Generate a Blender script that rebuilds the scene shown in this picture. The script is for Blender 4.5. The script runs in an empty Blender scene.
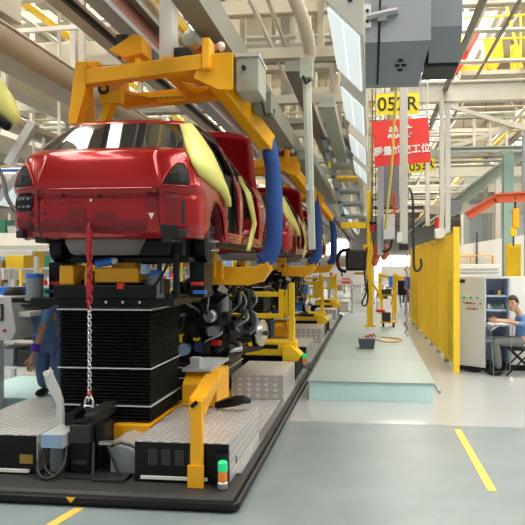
import bpy, bmesh, math, random
from mathutils import Vector, Matrix
S = bpy.context.scene
COL = S.collection
R = math.radians
random.seed(7)

# ------------------------------------------------------------------ camera, world, lights, exposure
cam = bpy.data.cameras.new('camera')
cam.sensor_width = 36; cam.sensor_fit = 'HORIZONTAL'
cam.lens = 36 * 640 / 525
cam.shift_x = -33.5 / 525
cam.shift_y = 3.0 / 525
cam.clip_end = 300
co = bpy.data.objects.new('camera', cam); COL.objects.link(co)
co.location = (0, 0, 1.75)
co.rotation_euler = (R(90), 0, math.atan(75 / 640))
S.camera = co
S.view_settings.view_transform = 'Standard'
S.view_settings.look = 'None'
S.view_settings.gamma = 1
S.view_settings.exposure = 0.17

w = bpy.data.worlds.new('daylight'); S.world = w; w.use_nodes = True
bg = w.node_tree.nodes['Background']
bg.inputs[0].default_value = (0.95, 0.97, 1.0, 1); bg.inputs[1].default_value = 0.36


def area_light(name, loc, rot, sx, sy, power, col=(1, .97, .9)):
    l = bpy.data.lights.new(name, 'AREA'); l.shape = 'RECTANGLE'; l.size = sx; l.size_y = sy
    l.energy = power; l.color = col
    o = bpy.data.objects.new(name, l); COL.objects.link(o); o.location = loc; o.rotation_euler = rot
    return o


# area lights added to brighten the hall, under the made-up skylight strips
for sx_ in (-14, -6, 2, 10):
    area_light('added_roof_light', (sx_, 27, 8.85), (0, 0, 0), 3.4, 56, 3900, (1, .94, .83))

# ------------------------------------------------------------------ helpers
MATS = {}


def mat(name, col, rough=.5, metal=0., var=.10, scale=6., bump=0., coat=0., emit=0., spec=.5):
    if name in MATS: return MATS[name]
    m = bpy.data.materials.new(name); m.use_nodes = True
    nt = m.node_tree; N = nt.nodes; L = nt.links
    b = N['Principled BSDF']
    b.inputs['Roughness'].default_value = rough; b.inputs['Metallic'].default_value = metal
    b.inputs['Coat Weight'].default_value = coat; b.inputs['Coat Roughness'].default_value = .04
    b.inputs['Specular IOR Level'].default_value = spec
    tc = N.new('ShaderNodeTexCoord')
    nz = N.new('ShaderNodeTexNoise'); nz.inputs['Scale'].default_value = scale; nz.inputs['Detail'].default_value = 4
    L.new(tc.outputs['Object'], nz.inputs['Vector'])
    mx = N.new('ShaderNodeMix'); mx.data_type = 'RGBA'
    mx.inputs['A'].default_value = tuple(max(0, c * (1 - var)) for c in col[:3]) + (1,)
    mx.inputs['B'].default_value = tuple(min(1, c * (1 + var)) for c in col[:3]) + (1,)
    L.new(nz.outputs['Fac'], mx.inputs['Factor'])
    L.new(mx.outputs['Result'], b.inputs['Base Color'])
    if bump:
        bp = N.new('ShaderNodeBump'); bp.inputs['Strength'].default_value = bump; bp.inputs['Distance'].default_value = .01
        nb = N.new('ShaderNodeTexNoise'); nb.inputs['Scale'].default_value = scale * 6; nb.inputs['Detail'].default_value = 3
        L.new(tc.outputs['Object'], nb.inputs['Vector']); L.new(nb.outputs['Fac'], bp.inputs['Height'])
        L.new(bp.outputs['Normal'], b.inputs['Normal'])
    if emit:
        b.inputs['Emission Color'].default_value = tuple(col[:3]) + (1,); b.inputs['Emission Strength'].default_value = emit
    MATS[name] = m
    return m


def treadplate():
    """aluminium checker plate: diamond bumps from two crossed waves"""
    m = bpy.data.materials.new('treadplate'); m.use_nodes = True
    N = m.node_tree.nodes; L = m.node_tree.links; b = N['Principled BSDF']
    b.inputs['Metallic'].default_value = .4; b.inputs['Roughness'].default_value = .34
    tc = N.new('ShaderNodeTexCoord')
    mp = N.new('ShaderNodeMapping'); mp.inputs['Rotation'].default_value = (R(45), R(45), R(45))
    L.new(tc.outputs['Object'], mp.inputs['Vector'])
    ck = N.new('ShaderNodeTexVoronoi'); ck.inputs['Scale'].default_value = 13; ck.inputs['Randomness'].default_value = .12
    mp.inputs['Rotation'].default_value = (0, 0, R(45)); mp.inputs['Scale'].default_value = (1.0, 1.9, 1.2)
    L.new(mp.outputs['Vector'], ck.inputs['Vector'])
    rp = N.new('ShaderNodeValToRGB'); rp.color_ramp.elements[0].position = .28; rp.color_ramp.elements[1].position = .46
    rp.color_ramp.elements[0].color = (1, .98, .96, 1); rp.color_ramp.elements[1].color = (.60, .585, .575, 1)  # sheen of the raised diamonds painted in as a lighter colour
    L.new(ck.outputs['Distance'], rp.inputs['Fac'])
    nz = N.new('ShaderNodeTexNoise'); nz.inputs['Scale'].default_value = 3
    L.new(tc.outputs['Object'], nz.inputs['Vector'])
    mx = N.new('ShaderNodeMix'); mx.data_type = 'RGBA'; mx.blend_type = 'MULTIPLY'; mx.inputs['Factor'].default_value = .25
    L.new(rp.outputs['Color'], mx.inputs['A']); L.new(nz.outputs['Fac'], mx.inputs['B'])
    L.new(mx.outputs['Result'], b.inputs['Base Color'])
    bp = N.new('ShaderNodeBump'); bp.inputs['Strength'].default_value = .5; bp.inputs['Distance'].default_value = .005; bp.invert = True
    L.new(ck.outputs['Distance'], bp.inputs['Height']); L.new(bp.outputs['Normal'], b.inputs['Normal'])
    return m


TREAD = treadplate()
M = dict(
    floor=mat('floor_grey_green', (.212, .258, .268), .36, var=.26, scale=1.9, bump=.12),
    floor2=mat('floor_pale_gloss', (.43, .445, .45), .17, var=.06, scale=.8),
    teal=mat('teal_paint', (.62, .86, .87), .45, var=.08, scale=2),
    ceil=mat('ceiling_cream', (.56, .50, .39), .8, var=.05, scale=1),
    wall=mat('wall_cream', (.72, .70, .64), .8),
    beam=mat('beam_beige', (.42, .38, .305), .55, var=.14, scale=2),
    beamd=mat('beam_greygreen', (.20, .20, .165), .5, var=.12, scale=2),
    beamw=mat('beam_white', (.60, .57, .50), .5, var=.10, scale=2),
    rust=mat('rail_redbrown', (.20, .055, .035), .5, var=.3, scale=5),
    dark=mat('dark_steel', (.022, .021, .021), .45, var=.3, scale=9),
    black=mat('black_paint', (.004, .004, .005), .42, var=.3, scale=8, spec=.3),
    rubber=mat('black_rubber', (.030, .029, .029), .6, var=.3, scale=12, bump=.3),
    bellow=mat('bellows_fabric', (.005, .007, .006), .36, var=.2, scale=10, spec=.35),
    steel=mat('bare_steel', (.45, .45, .46), .35, .8, scale=10),
    chrome=mat('bright_steel', (.72, .72, .70), .25, .9, scale=10),
    grey=mat('grey_enamel', (.42, .44, .45), .4, var=.06, scale=3),
    greyd=mat('grey_enamel_dark', (.235, .26, .285), .42, var=.06, scale=3),
    greyl=mat('grey_enamel_light', (.60, .60, .58), .4, var=.06, scale=3),
    greygreen=mat('grey_green_enamel', (.38, .42, .36), .4, var=.06, scale=4),
    white=mat('white_enamel', (.80, .80, .77), .4, var=.04, scale=3),
    orange=mat('orange_enamel', (.90, .43, .008), .36, var=.12, scale=4),
    yellow=mat('yellow_enamel', (.86, .55, .012), .40, var=.10, scale=4),
    fence=mat('fence_yellow', (1.0, .66, .03), .5, var=.06, scale=3),
    lemon=mat('lemon_plastic', (.83, .78, .22), .38, var=.06, scale=5),
    sleeve=mat('blue_sleeve', (.018, .075, .30), .75, var=.25, scale=9, bump=.5),
    blue=mat('blue_plastic', (.02, .16, .62), .4, var=.1),
    bluel=mat('blue_pale', (.25, .38, .55), .45, var=.1),
    navy=mat('navy_enamel', (.03, .05, .16), .45, var=.1),
    green=mat('green_enamel', (.04, .22, .12), .45, var=.1),
    red=mat('red_enamel', (.62, .02, .02), .4, var=.1),
    redorange=mat('red_orange_enamel', (.62, .11, .04), .5, var=.1),
    brown=mat('cardboard', (.32, .20, .10), .8, var=.2),
    sign_red=mat('sign_red', (.80, .045, .035), .55, var=.03),
    sign_yellow=mat('sign_yellow', (.86, .74, .02), .5, var=.03),
    ink=mat('ink_black', (.02, .02, .02), .6), paint_white=mat('sign_white', (.85, .85, .83), .6),
    lineyellow=mat('line_yellow', (.76, .53, .09), .5, var=.2, scale=10),
    glassd=mat('tinted_glass', (.022, .022, .022), .04, var=.1, coat=.6),
    skin=mat('skin', (.55, .32, .22), .55, var=.06), hair=mat('hair', (.012, .010, .009), .6),
    shirt=mat('blue_shirt', (.12, .25, .50), .85, var=.12, scale=14, bump=.2),
    overall=mat('blue_overall', (.13, .21, .40), .85, var=.14, scale=12, bump=.2),
    trouser=mat('grey_trouser', (.16, .16, .16), .85, var=.12, scale=12),
    purple=mat('purple_band', (.11, .04, .42), .8), cream=mat('cream_plastic', (.70, .66, .56), .5),
)
# red metallic car paint
cp = mat('car_paint_red', (.40, .003, .007), .22, .35, var=.06, scale=30, coat=.6)
cpi = mat('car_primer_red', (.20, .010, .014), .5, .1, var=.2, scale=6)
LAMP = mat('lamp_tube_light', (.86, .97, 1.0), .4, var=.02, emit=.5)
HILAMP = mat('high_lamp_light', (1, .97, .9), .4, var=.02, emit=8)
GREENL = mat('green_lamp', (.02, .70, .25), .25, emit=.25, var=.05)
AMBERL = mat('amber_lamp', (.75, .22, .02), .25, var=.05, emit=.12)
DAY = mat('bright_daylight_pane', (.95, .98, 1), .4, var=.02, emit=2.6)


class MB:
    def __init__(s): s.v = []; s.f = []; s.m = []; s.k = 0; s.xf = None

    def slot(s, k): s.k = k; return s

    def add(s, vs, fs):
        n = len(s.v)
        for p in vs:
            p = Vector(p)
            if s.xf is not None: p = s.xf @ p
            s.v.append(p)
        for f in fs: s.f.append([n + i for i in f]); s.m.append(s.k)
        return s

    def hexa(s, p):
        return s.add(p, [(0, 3, 2, 1), (4, 5, 6, 7), (0, 1, 5, 4), (1, 2, 6, 5), (2, 3, 7, 6), (3, 0, 4, 7)])

    def box(s, x0, x1, y0, y1, z0, z1):
        return s.hexa([(x0, y0, z0), (x1, y0, z0), (x1, y1, z0), (x0, y1, z0), (x0, y0, z1), (x1, y0, z1), (x1, y1, z1), (x0, y1, z1)])

    def beam(s, a, b, wd, ht, up=(0, 0, 1)):
        a = Vector(a); b = Vector(b); d = (b - a).normalized(); u = Vector(up)
        if abs(d.dot(u)) > .98: u = Vector((0, 1, 0))
        r = d.cross(u).normalized(); u = r.cross(d).normalized()
        r = r * wd / 2; u = u * ht / 2
        return s.hexa([a - r - u, a + r - u, b + r - u, b - r - u, a - r + u, a + r + u, b + r + u, b - r + u])

    def ibeam(s, a, b, wd, ht, t=.03, up=(0, 0, 1)):
        a = Vector(a); b = Vector(b); d = (b - a).normalized(); u = Vector(up)
        if abs(d.dot(u)) > .98: u = Vector((0, 1, 0))
        r = d.cross(u).normalized(); u = r.cross(d).normalized()
        o = u * (ht / 2 - t / 2)
        s.beam(a - o, b - o, wd, t, up); s.beam(a + o, b + o, wd, t, up); s.beam(a, b, t, ht - t, up)
        return s

    def tube(s, pts, r, n=8, cap=True):
        pts = [Vector(p) for p in pts]; rs = r if isinstance(r, (list, tuple)) else [r] * len(pts)
        V = []; F = []; up = None
        for i, p in enumerate(pts):
            d = (pts[min(i + 1, len(pts) - 1)] - pts[max(i - 1, 0)]).normalized()
            if up is None: up = Vector((0, 0, 1)) if abs(d.z) < .9 else Vector((0, 1, 0))
            x = d.cross(up).normalized(); up = x.cross(d).normalized()
            for k in range(n):
                a = 2 * math.pi * k / n
                V.append(p + (x * math.cos(a) + up * math.sin(a)) * rs[i])
        for i in range(len(pts) - 1):
            for k in range(n):
                F.append((i * n + k, i * n + (k + 1) % n, (i + 1) * n + (k + 1) % n, (i + 1) * n + k))
        if cap:
            F.append(tuple(range(n - 1, -1, -1))); F.append(tuple(range((len(pts) - 1) * n, len(pts) * n)))
        return s.add(V, F)

    def cyl(s, a, b, r, n=16): return s.tube([a, b], r, n)

    def stube(s, pts, r, n=8, m=6):
        P = [Vector(p) for p in pts]; P = [P[0] * 2 - P[1]] + P + [P[-1] * 2 - P[-2]]; out = []; ro = []
        rs = r if isinstance(r, (list, tuple)) else None
        for i in range(1, len(P) - 2):
            for k in range(m):
                t = k / m; a, b_, c, d = P[i - 1], P[i], P[i + 1], P[i + 2]
                out.append(.5 * ((2 * b_) + (c - a) * t + (2 * a - 5 * b_ + 4 * c - d) * t * t + (3 * b_ - a - 3 * c + d) * t ** 3))
                if rs: ro.append(rs[i - 1] + (rs[i] - rs[i - 1]) * t)
        out.append(P[-2])
        if rs: ro.append(rs[-1])
        return s.tube(out, ro if rs else r, n)

    def lathe(s, prof, c, axis=(0, 0, 1), n=20):
        d = Vector(axis).normalized(); c = Vector(c); u = d.orthogonal().normalized(); v_ = d.cross(u); V = []; F = []
        for r, h in prof:
            for k in range(n):
                a = 2 * math.pi * k / n; V.append(c + d * h + (u * math.cos(a) + v_ * math.sin(a)) * max(r, .0005))
        for i in range(len(prof) - 1):
            for k in range(n): F.append((i * n + k, i * n + (k + 1) % n, (i + 1) * n + (k + 1) % n, (i + 1) * n + k))
        F.append(tuple(range(n - 1, -1, -1))); F.append(tuple(range((len(prof) - 1) * n, len(prof) * n)))
        return s.add(V, F)

    def prism(s, poly, ax, a, b):
        """poly in the two other axes (order x,y,z without ax)"""
        def P(q, t):
            return {'x': (t, q[0], q[1]), 'y': (q[0], t, q[1]), 'z': (q[0], q[1], t)}[ax]
        n = len(poly)
        V = [P(q, a) for q in poly] + [P(q, b) for q in poly]
        F = [tuple(range(n)), tuple(range(2 * n - 1, n - 1, -1))] + [(i, (i + 1) % n, n + (i + 1) % n, n + i) for i in range(n)]
        return s.add(V, F)

    def ball(s, c, rx, ry, rz, n=12, m=8):
        V = []; F = []
        for i in range(m + 1):
            t = math.pi * i / m
            for k in range(n):
                a = 2 * math.pi * k / n
                V.append((c[0] + rx * math.sin(t) * math.cos(a), c[1] + ry * math.sin(t) * math.sin(a), c[2] + rz * math.cos(t)))
        for i in range(m):
            for k in range(n): F.append((i * n + k, (i + 1) * n + k, (i + 1) * n + (k + 1) % n, i * n + (k + 1) % n))
        return s.add(V, F)

    def torus(s, c, R_, r, axis=(0, 0, 1), n=20, m=8):
        d = Vector(axis).normalized(); u = d.orthogonal().normalized(); v_ = d.cross(u); c = Vector(c)
        V = []; F = []
        for i in range(n):
            a = 2 * math.pi * i / n; e = u * math.cos(a) + v_ * math.sin(a)
            for k in range(m):
                b = 2 * math.pi * k / m
                V.append(c + e * (R_ + r * math.cos(b)) + d * r * math.sin(b))
        for i in range(n):
            for k in range(m): F.append((i * m + k, ((i + 1) % n) * m + k, ((i + 1) % n) * m + (k + 1) % m, i * m + (k + 1) % m))
        return s.add(V, F)

    def build(s, name, ms, parent=None, bevel=0, smooth=False, weld=False):
        off = wloc(parent) if parent else Vector((0, 0, 0))
        me = bpy.data.meshes.new(name)
        me.from_pydata([tuple(p - off) for p in s.v], [], s.f)
        for m_ in (ms if isinstance(ms, (list, tuple)) else [ms]): me.materials.append(M[m_] if isinstance(m_, str) else m_)
        for p, k in zip(me.polygons, s.m): p.material_index = k
        bm = bmesh.new(); bm.from_mesh(me)
        if weld: bmesh.ops.remove_doubles(bm, verts=bm.verts, dist=.0008)
        bmesh.ops.recalc_face_normals(bm, faces=bm.faces); bm.to_mesh(me); bm.free()
        if smooth:
            for p in me.polygons: p.use_smooth = True
        o = bpy.data.objects.new(name, me); COL.objects.link(o)
        if parent: o.parent = parent
        if bevel:
            b = o.modifiers.new('edge', 'BEVEL'); b.width = bevel; b.segments = 2; b.limit_method = 'ANGLE'; b.angle_limit = R(50)
        return o


def wloc(o):
    v = Vector((0, 0, 0))
    while o is not None: v += Vector(o.location); o = o.parent
    return v


def tag(o, label, cat, group=None):
    o['label'] = label; o['category'] = cat
    if group: o['group'] = group
    return o


def thing(name, label, cat, loc=(0, 0, 0), group=None):
    o = bpy.data.objects.new(name, None); COL.objects.link(o); o.location = loc; o.empty_display_size = .1
    return tag(o, label, cat, group)


def struct(o): o['kind'] = 'structure'; return o


def dup(root, delta, label=None, group=None):
    def rec(o, parent):
        c = o.copy(); COL.objects.link(c)
        if parent is not None: c.parent = parent
        for ch in [x for x in o.children]: rec(ch, c)
        return c
    kids = None
    c = rec(root, None); c.location = Vector(root.location) + Vector(delta)
    if label: c['label'] = label
    if group: c['group'] = group
    return c


def one(name, mb, ms, label, cat, group=None, **k):
    return tag(mb.build(name, ms, None, **k), label, cat, group)


def text_mesh(name, body, size, m, parent, loc, rot, depth=.004, off=None, bold=0.0, align='CENTER'):
    cu = bpy.data.curves.new(name, 'FONT'); cu.body = body; cu.size = size; cu.extrude = depth; cu.offset = bold
    cu.align_x = align; cu.align_y = 'CENTER'
    t = bpy.data.objects.new(name, cu); COL.objects.link(t)
    dg = bpy.context.evaluated_depsgraph_get(); dg.update()
    me = bpy.data.meshes.new_from_object(t.evaluated_get(dg)); me.name = name
    bpy.data.objects.remove(t)
    o = bpy.data.objects.new(name, me); COL.objects.link(o); me.materials.clear(); me.materials.append(M[m])
    o.parent = parent; o.location = Vector(loc) - wloc(parent); o.rotation_euler = rot
    return o


PITCH = 5.8
XC = -2.2
# ------------------------------------------------------------------ the hall
b = MB(); b.box(-32, 18, -6, 7.15, -.2, 0); struct(b.build('floor', 'floor'))
b = MB(); b.box(-32, 18, 7.15, 85, -.2, 0); struct(b.build('floor', 'floor2'))
b = MB()
b.box(-32, 18, -6, 85, 9.3, 9.5)
struct(b.build('ceiling', 'ceil'))
b = MB(); b.box(-32, 18, 85, 85.3, 0, 9.3); struct(b.build('wall_far', 'wall'))
b = MB(); b.box(-32.3, -32, 8, 85, 0, 9.3); struct(b.build('wall_left', 'wall'))
b = MB(); b.box(18, 18.3, 8, 85, 0, 9.3); struct(b.build('wall_right', 'wall'))
# painted floor lines
b = MB(); b.hexa([(.90, 5.1, .001), (.97, 5.1, .001), (.95, 6.98, .001), (.88, 6.98, .001), (.90, 5.1, .004), (.97, 5.1, .004), (.95, 6.98, .004), (.88, 6.98, .004)])
struct(b.build('trim_1', 'lineyellow'))
b = MB(); b.hexa([(-2.30, 3.4, .001), (-2.22, 3.4, .001), (-2.05, 4.40, .001), (-2.12, 4.40, .001), (-2.30, 3.4, .004), (-2.22, 3.4, .004), (-2.05, 4.40, .004), (-2.12, 4.40, .004)])
struct(b.build('trim_2', 'lineyellow'))
# glowing skylight strips added to the roof to go with the area lights
for i, x in enumerate((-14, -6, 2, 10)):
    b = MB(); b.box(x - 1.7, x + 1.7, -1, 55, 9.24, 9.3); o = b.build('window_%d' % (i + 1), DAY); struct(o)

# ------------------------------------------------------------------ assembly platforms
PL, PR = -3.42, -.97


def platform(y0, label):
    y1 = y0 + PITCH - .12
    t = thing('assembly_platform', label, 'platform', (XC, y0, 0), 'moving assembly platforms')
    b = MB(); b.prism([(y0 + .0, .012), (y0, .085), (y0 + .03, .10), (y1, .10), (y1, .012)], 'x', PL, PR); b.build('deck', 'rubber', t, bevel=.012)
    b = MB(); b.tube([(PL + .02, y0 - .015, .045), (PR + .005, y0 - .015, .045), (PR + .02, y0 + .01, .045), (PR + .02, y1, .045)], .03, 8); b.build('bumper_strip', 'black', t)
    b = MB(); b.box(PR - .10, PR - .045, y0 + .5, y1 - .05, .10, .118); b.build('edge_rail', 'steel', t)
    b = MB(); b.box(PR - .72, PR - .11, y0 + 1.42, y0 + 4.4, .10, .115); b.build('tread_deck', TREAD, t)
    b = MB(); b.prism([(-2.19, .074), (-2.12, .074), (-2.155, .034)], 'y', y0 - .05, y0 - .044); b.build('warning_mark', 'orange', t)
    return t


platform(4.45, 'black rubber-edged assembly platform, the nearest, under the red car')
platform(4.45 + PITCH, 'assembly platform following behind the nearest one, under the second red car')
platform(4.45 + 2 * PITCH, 'farthest assembly platform, under the third car down the line')


def tread_cabinet(x0, x1, y0, y1, label, vents=True):
    t = thing('tread_plate_cabinet', label, 'cabinet', ((x0 + x1) / 2, y0, .1), 'low tread plate cabinets on the platform')
    z1 = .41
    b = MB(); b.box(x0 + .004, x1 - .004, y0, y1 - .004, .101, z1 - .006); b.build('body', 'black', t, bevel=.004)
    b = MB(); b.box(x0, x1, y0 - .002, y1, z1 - .006, z1 + .002); b.build('tread_lid', TREAD, t)
    b = MB(); b.box(x1 - .003, x1 + .006, y0 + .002, y1, .115, z1 - .006); b.build('tread_side', TREAD, t)
    return t, z1


c1, z1 = tread_cabinet(-1.80, -1.06, 4.72, 5.98, 'black fronted tread plate cabinet with louvres, beside the nearest yellow lamp post')
for k in range(4):
    x = -1.655 + k * .105
    b = MB()
    for j in range(6): b.prism([(4.716, .235 + j * .02), (4.721, .247 + j * .02), (4.721, .235 + j * .02)], 'x', x - .034, x + .034)
    b.box(x - .036, x + .036, 4.7195, 4.7215, .23, .352)
    b.build('louvre_vent', 'dark', c1)
b = MB(); b.box(-1.745, -1.225, 4.705, 4.72, .125, .148); b.build('white_strip', 'white', c1)
b = MB(); b.box(-1.0545, -1.050, 4.93, 4.96, .20, .25); b.build('latch_slot', 'ink', c1)
c2, z1 = tread_cabinet(-3.42, -2.62, 4.78, 6.1, 'black fronted cabinet with tread plate lid and brass nameplate')
b = MB(); b.box(-2.76, -2.65, 4.772, 4.78, .185, .255); b.build('nameplate', mat('brass_plate', (.38, .26, .06), .4, .5), c2)
b = MB(); b.box(-3.40, -2.68, 4.755, 4.78, .118, .14); b.build('white_strip', 'white', c2)
t, z1 = tread_cabinet(-1.70, -1.06, 7.72, 8.85, 'tread plate step box standing behind the louvred cabinet')
b = MB(); b.box(-1.70, -1.06, 7.71, 7.722, .12, .404); b.build('tread_front', TREAD, t)
for i in (1, 2):
    t, z1 = tread_cabinet(-1.70, -1.06, 7.72 + i * PITCH, 8.85 + i * PITCH, ['', 'tread plate step box on the second platform', 'tread plate step box on the third platform'][i])
    b = MB(); b.box(-1.70, -1.06, 7.71 + i * PITCH, 7.722 + i * PITCH, .12, .404); b.build('tread_front', TREAD, t)
    tread_cabinet(-1.80, -1.06, 4.72 + i * PITCH, 5.98 + i * PITCH, ['', 'low tread plate cabinet at the front of the second platform', 'low tread plate cabinet at the front of the third platform'][i])


# yellow post with stack lamp
def lamp_post(dy, label):
    y = 4.66 + dy
    t = thing('lamp_post', label, 'post', (-1.29, y, .1), 'yellow lamp posts of the platforms')
    b = MB(); b.box(-1.335, -1.245, y - .03, y + .03, .10, .745); b.build('post', 'orange', t, bevel=.006)
    b = MB(); b.box(-1.352, -1.228, y - .045, y - .03, .10, .27); b.build('foot_plate', 'orange', t, bevel=.004)
    b = MB(); b.beam((-1.295, y + .02, .69), (-1.50, y + 1.28, .66), .12, .13); b.build('arm', 'orange', t, bevel=.006)
    b = MB(); b.beam((-1.325, y - .035, .70), (-1.28, y - .035, .74), .012, .03); b.build('gap_strip', 'black', t)
    b = MB(); b.prism([(y + 1.24, .42), (y + 1.24, .62), (y + 1.40, .73), (y + 1.75, .73), (y + 1.75, .42)], 'x', -1.78, -1.44); b.build('bracket', 'orange', t, bevel=.008)
    b = MB(); b.prism([(y + 1.30, .733), (y + 2.1, .733), (y + 2.1, .76), (y + 1.30, .76)], 'x', -1.80, -1.52); b.build('channel_plate', 'grey', t)
    b = MB(); b.box(-1.74, -1.64, y + 1.36, y + 1.46, .76, .86); b.build('clamp', 'grey', t, bevel=.01)
    return t


def stack_lamp(dy, label):
    y = 4.66 + dy
    t = thing('signal_lamp', label, 'signal lamp', (-1.085, y, .1), 'signal lamps of the platforms')
    b = MB(); b.box(-1.15, -1.055, y - .0, y + .05, .10, .345); b.build('housing', 'black', t, bevel=.004)
    b = MB(); b.lathe([(.03, 0), (.04, .012), (.04, .05), (.032, .06)], (-1.085, y - .04, .10), n=16); b.build('base', 'steel', t)
    b = MB(); b.lathe([(.032, .06), (.034, .065), (.034, .13), (.032, .135)], (-1.085, y - .04, .10), n=16); b.build('amber_lens', AMBERL, t, smooth=False)
    b = MB(); b.lathe([(.034, .135), (.036, .14), (.036, .20), (.028, .21), (0, .212)], (-1.085, y - .04, .10), n=16); b.build('green_lens', GREENL, t)
    return t


lamp_post(0, 'yellow bent lamp post bolted before the louvred cabinet')
stack_lamp(0, 'green and amber signal lamp low beside the yellow post, nearest')
lamp_post(PITCH, 'yellow lamp post on the second platform')
stack_lamp(PITCH, 'lit green signal lamp low at the corner of the second platform')
b = MB(); b.tube([(-1.44, 5.86, .44), (-1.34, 5.84, .47), (-1.24, 5.8, .50), (-1.16, 5.78, .52), (-1.10, 5.8, .50)], [.03, .045, .05, .04, .02], 8)
one('cable_connector', b, 'black', 'black cable connector lying behind the yellow bracket on the tread plate', 'connector')

# ---- chain bracket in the middle
t = thing('chain_anchor', 'black clamp block between the two low cabinets, holding the chain', 'clamp', (-2.2, 4.9, .1))
b = MB(); b.prism([(-2.35, .52), (-2.22, .54), (-2.19, .50), (-2.19, .10), (-2.35, .10)], 'y', 4.80, 4.92); b.build('face_plate', 'black', t, bevel=.005)
b = MB(); b.prism([(4.86, .47), (5.55, .52), (5.55, .61), (4.86, .56)], 'x', -2.43, -2.35); b.build('rail', 'black', t, bevel=.004)
b = MB(); b.prism([(4.86, .47), (5.55, .52), (5.55, .61), (4.86, .56)], 'x', -2.27, -2.17); b.build('rail', 'dark', t, bevel=.004)
b = MB(); b.box(-2.34, -2.18, 4.76, 5.0, .36, .50); b.build('jaw', 'dark', t, bevel=.006)
b = MB(); b.box(-2.17, -2.09, 4.84, 5.0, .33, .50); b.build('jaw', 'black', t, bevel=.006)
b = MB(); b.box(-2.12, -2.02, 4.80, 4.86, .345, .365); b.build('lug', 'steel', t)
b = MB(); b.beam((-2.06, 4.82, .36), (-1.92, 4.74, .12), .02, .02); b.build('strut', 'dark', t)
b = MB(); b.beam((-2.17, 4.82, .36), (-2.14, 4.74, .12), .02, .02); b.build('strut', 'dark', t)
b = MB(); b.box(-2.12, -1.86, 4.66, 4.82, .10, .125); b.build('foot', 'dark', t, bevel=.004)
b = MB(); b.box(-2.33, -2.21, 4.785, 4.80, .19, .225); b.build('label_plate', 'dark', t)
b = MB(); b.box(-2.35, -2.16, 4.92, 5.5, .10, .47); b.build('body', 'black', t, bevel=.01)
b = MB(); b.box(-2.36, -1.86, 4.70, 5.1, .10, .115); b.build('base_plate', 'dark', t)

# grey cover panels between clamp and louvred cabinet
t = thing('motor_cover', 'grey folded motor cover between the clamp and the louvred cabinet', 'cover', (-1.93, 4.9, .1))
b = MB(); b.prism([(-2.05, .30), (-1.98, .33), (-1.90, .31), (-1.81, .27), (-1.81, .10), (-2.05, .10)], 'y', 4.86, 5.3); b.build('shell', 'greyd', t, bevel=.008)
b = MB(); b.prism([(-2.06, .34), (-1.99, .365), (-1.90, .345), (-1.80, .30), (-1.80, .285), (-1.90, .325), (-1.99, .345), (-2.06, .32)], 'y', 4.90, 5.35); b.build('lid', mat('pinkish_grey_cover', (.40, .35, .32), .5), t)

# grey arm, lever with blue handle, cables, between clamp and nameplate cabinet
t = thing('grey_arm', 'pale blue-grey square arm reaching from the clamp over the nameplate cabinet', 'arm', (-2.6, 4.9, .3))
b = MB(); b.beam((-2.46, 4.72, .385), (-2.44, 5.3, .40), .19, .11); b.build('channel', 'grey', t, bevel=.006)
b = MB(); b.box(-2.545, -2.385, 4.705, 4.718, .335, .435); b.build('end_plate', 'bluel', t)
b = MB(); b.box(-2.55, -2.44, 4.85, 5.3, .10, .335); b.build('foot', 'greyd', t, bevel=.01)
t = thing('release_lever', 'pale metal release lever with two pivots standing before the black bellows', 'lever', (-2.6, 5.0, .4))
b = MB(); b.prism([(-2.69, .87), (-2.64, .89), (-2.56, .73), (-2.53, .64), (-2.51, .40), (-2.57, .40), (-2.58, .62), (-2.66, .76)], 'y', 5.0, 5.05); b.build('lever_plate', 'greyl', t, bevel=.005)
b = MB(); b.cyl((-2.655, 4.985, .86), (-2.655, 5.065, .86), .025, 12); b.build('pivot', 'white', t)
b = MB(); b.cyl((-2.59, 4.985, .60), (-2.59, 5.065, .60), .022, 10); b.build('pivot', 'steel', t)
for (pts, l) in (([(-2.54, 4.76, .34), (-2.57, 4.70, .2), (-2.51, 4.65, .125), (-2.42, 4.65, .13), (-2.36, 4.70, .2), (-2.37, 4.78, .33)], 'black cable loop hanging below the pale grey arm'),
                 ([(-2.52, 4.80, .33), (-2.54, 4.75, .2), (-2.46, 4.70, .13), (-2.40, 4.72, .14), (-2.38, 4.78, .24), (-2.39, 4.82, .33)], 'second black cable loop behind, below the pale grey arm')):
    b = MB(); b.stube(pts, .012, 8); one('cable_loop', b, 'dark', l, 'cable', smooth=True)

# ---- chain
t = thing('hoist_chain', 'red and silver chain hanging from the tail of the red car down to the clamp', 'chain', (-2.27, 4.98, .5))
zs = 2.08; i = 0
CHR = mat('chain_red', (.38, .015, .025), .45, var=.15, scale=20)
while zs > .66:
    redl = zs > 1.42
    h = .052 if redl else .034
    r = .010 if redl else .0065
    b = MB(); w_ = h * .42
    b.xf = Matrix.Translation((-2.275 + (.004 if i % 2 else -.004), 4.97, zs - h / 2)) @ Matrix.Rotation(R(20 if i % 2 else 110), 4, 'Z')
    pts = [(w_ * math.cos(a) * .8, 0, (h / 2 + r) * math.sin(a) * 1.0) for a in [2 * math.pi * k / 10 for k in range(11)]]
    b.tube(pts, r, 6, False)
    b.build('link', CHR if redl else 'chrome', t, smooth=True)
    zs -= h * .86; i += 1
for (za, zb, wd) in ((2.06, 1.93, .036), (1.93, 1.82, .024), (1.62, 1.5, .028)):
    b = MB(); b.prism([(-2.275 - wd / 2, za), (-2.275 + wd / 2, za), (-2.275 + wd * .8, (za + zb) / 2), (-2.275 + wd / 3, zb), (-2.275 - wd / 3, zb), (-2.275 - wd * .7, (za + zb) / 2)], 'y', 4.945, 4.975); b.build('hook_plate', CHR, t, bevel=.004)
b = MB(); b.box(-2.285, -2.262, 4.96, 4.98, .68, .74); b.build('red_link', 'red', t)
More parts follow.
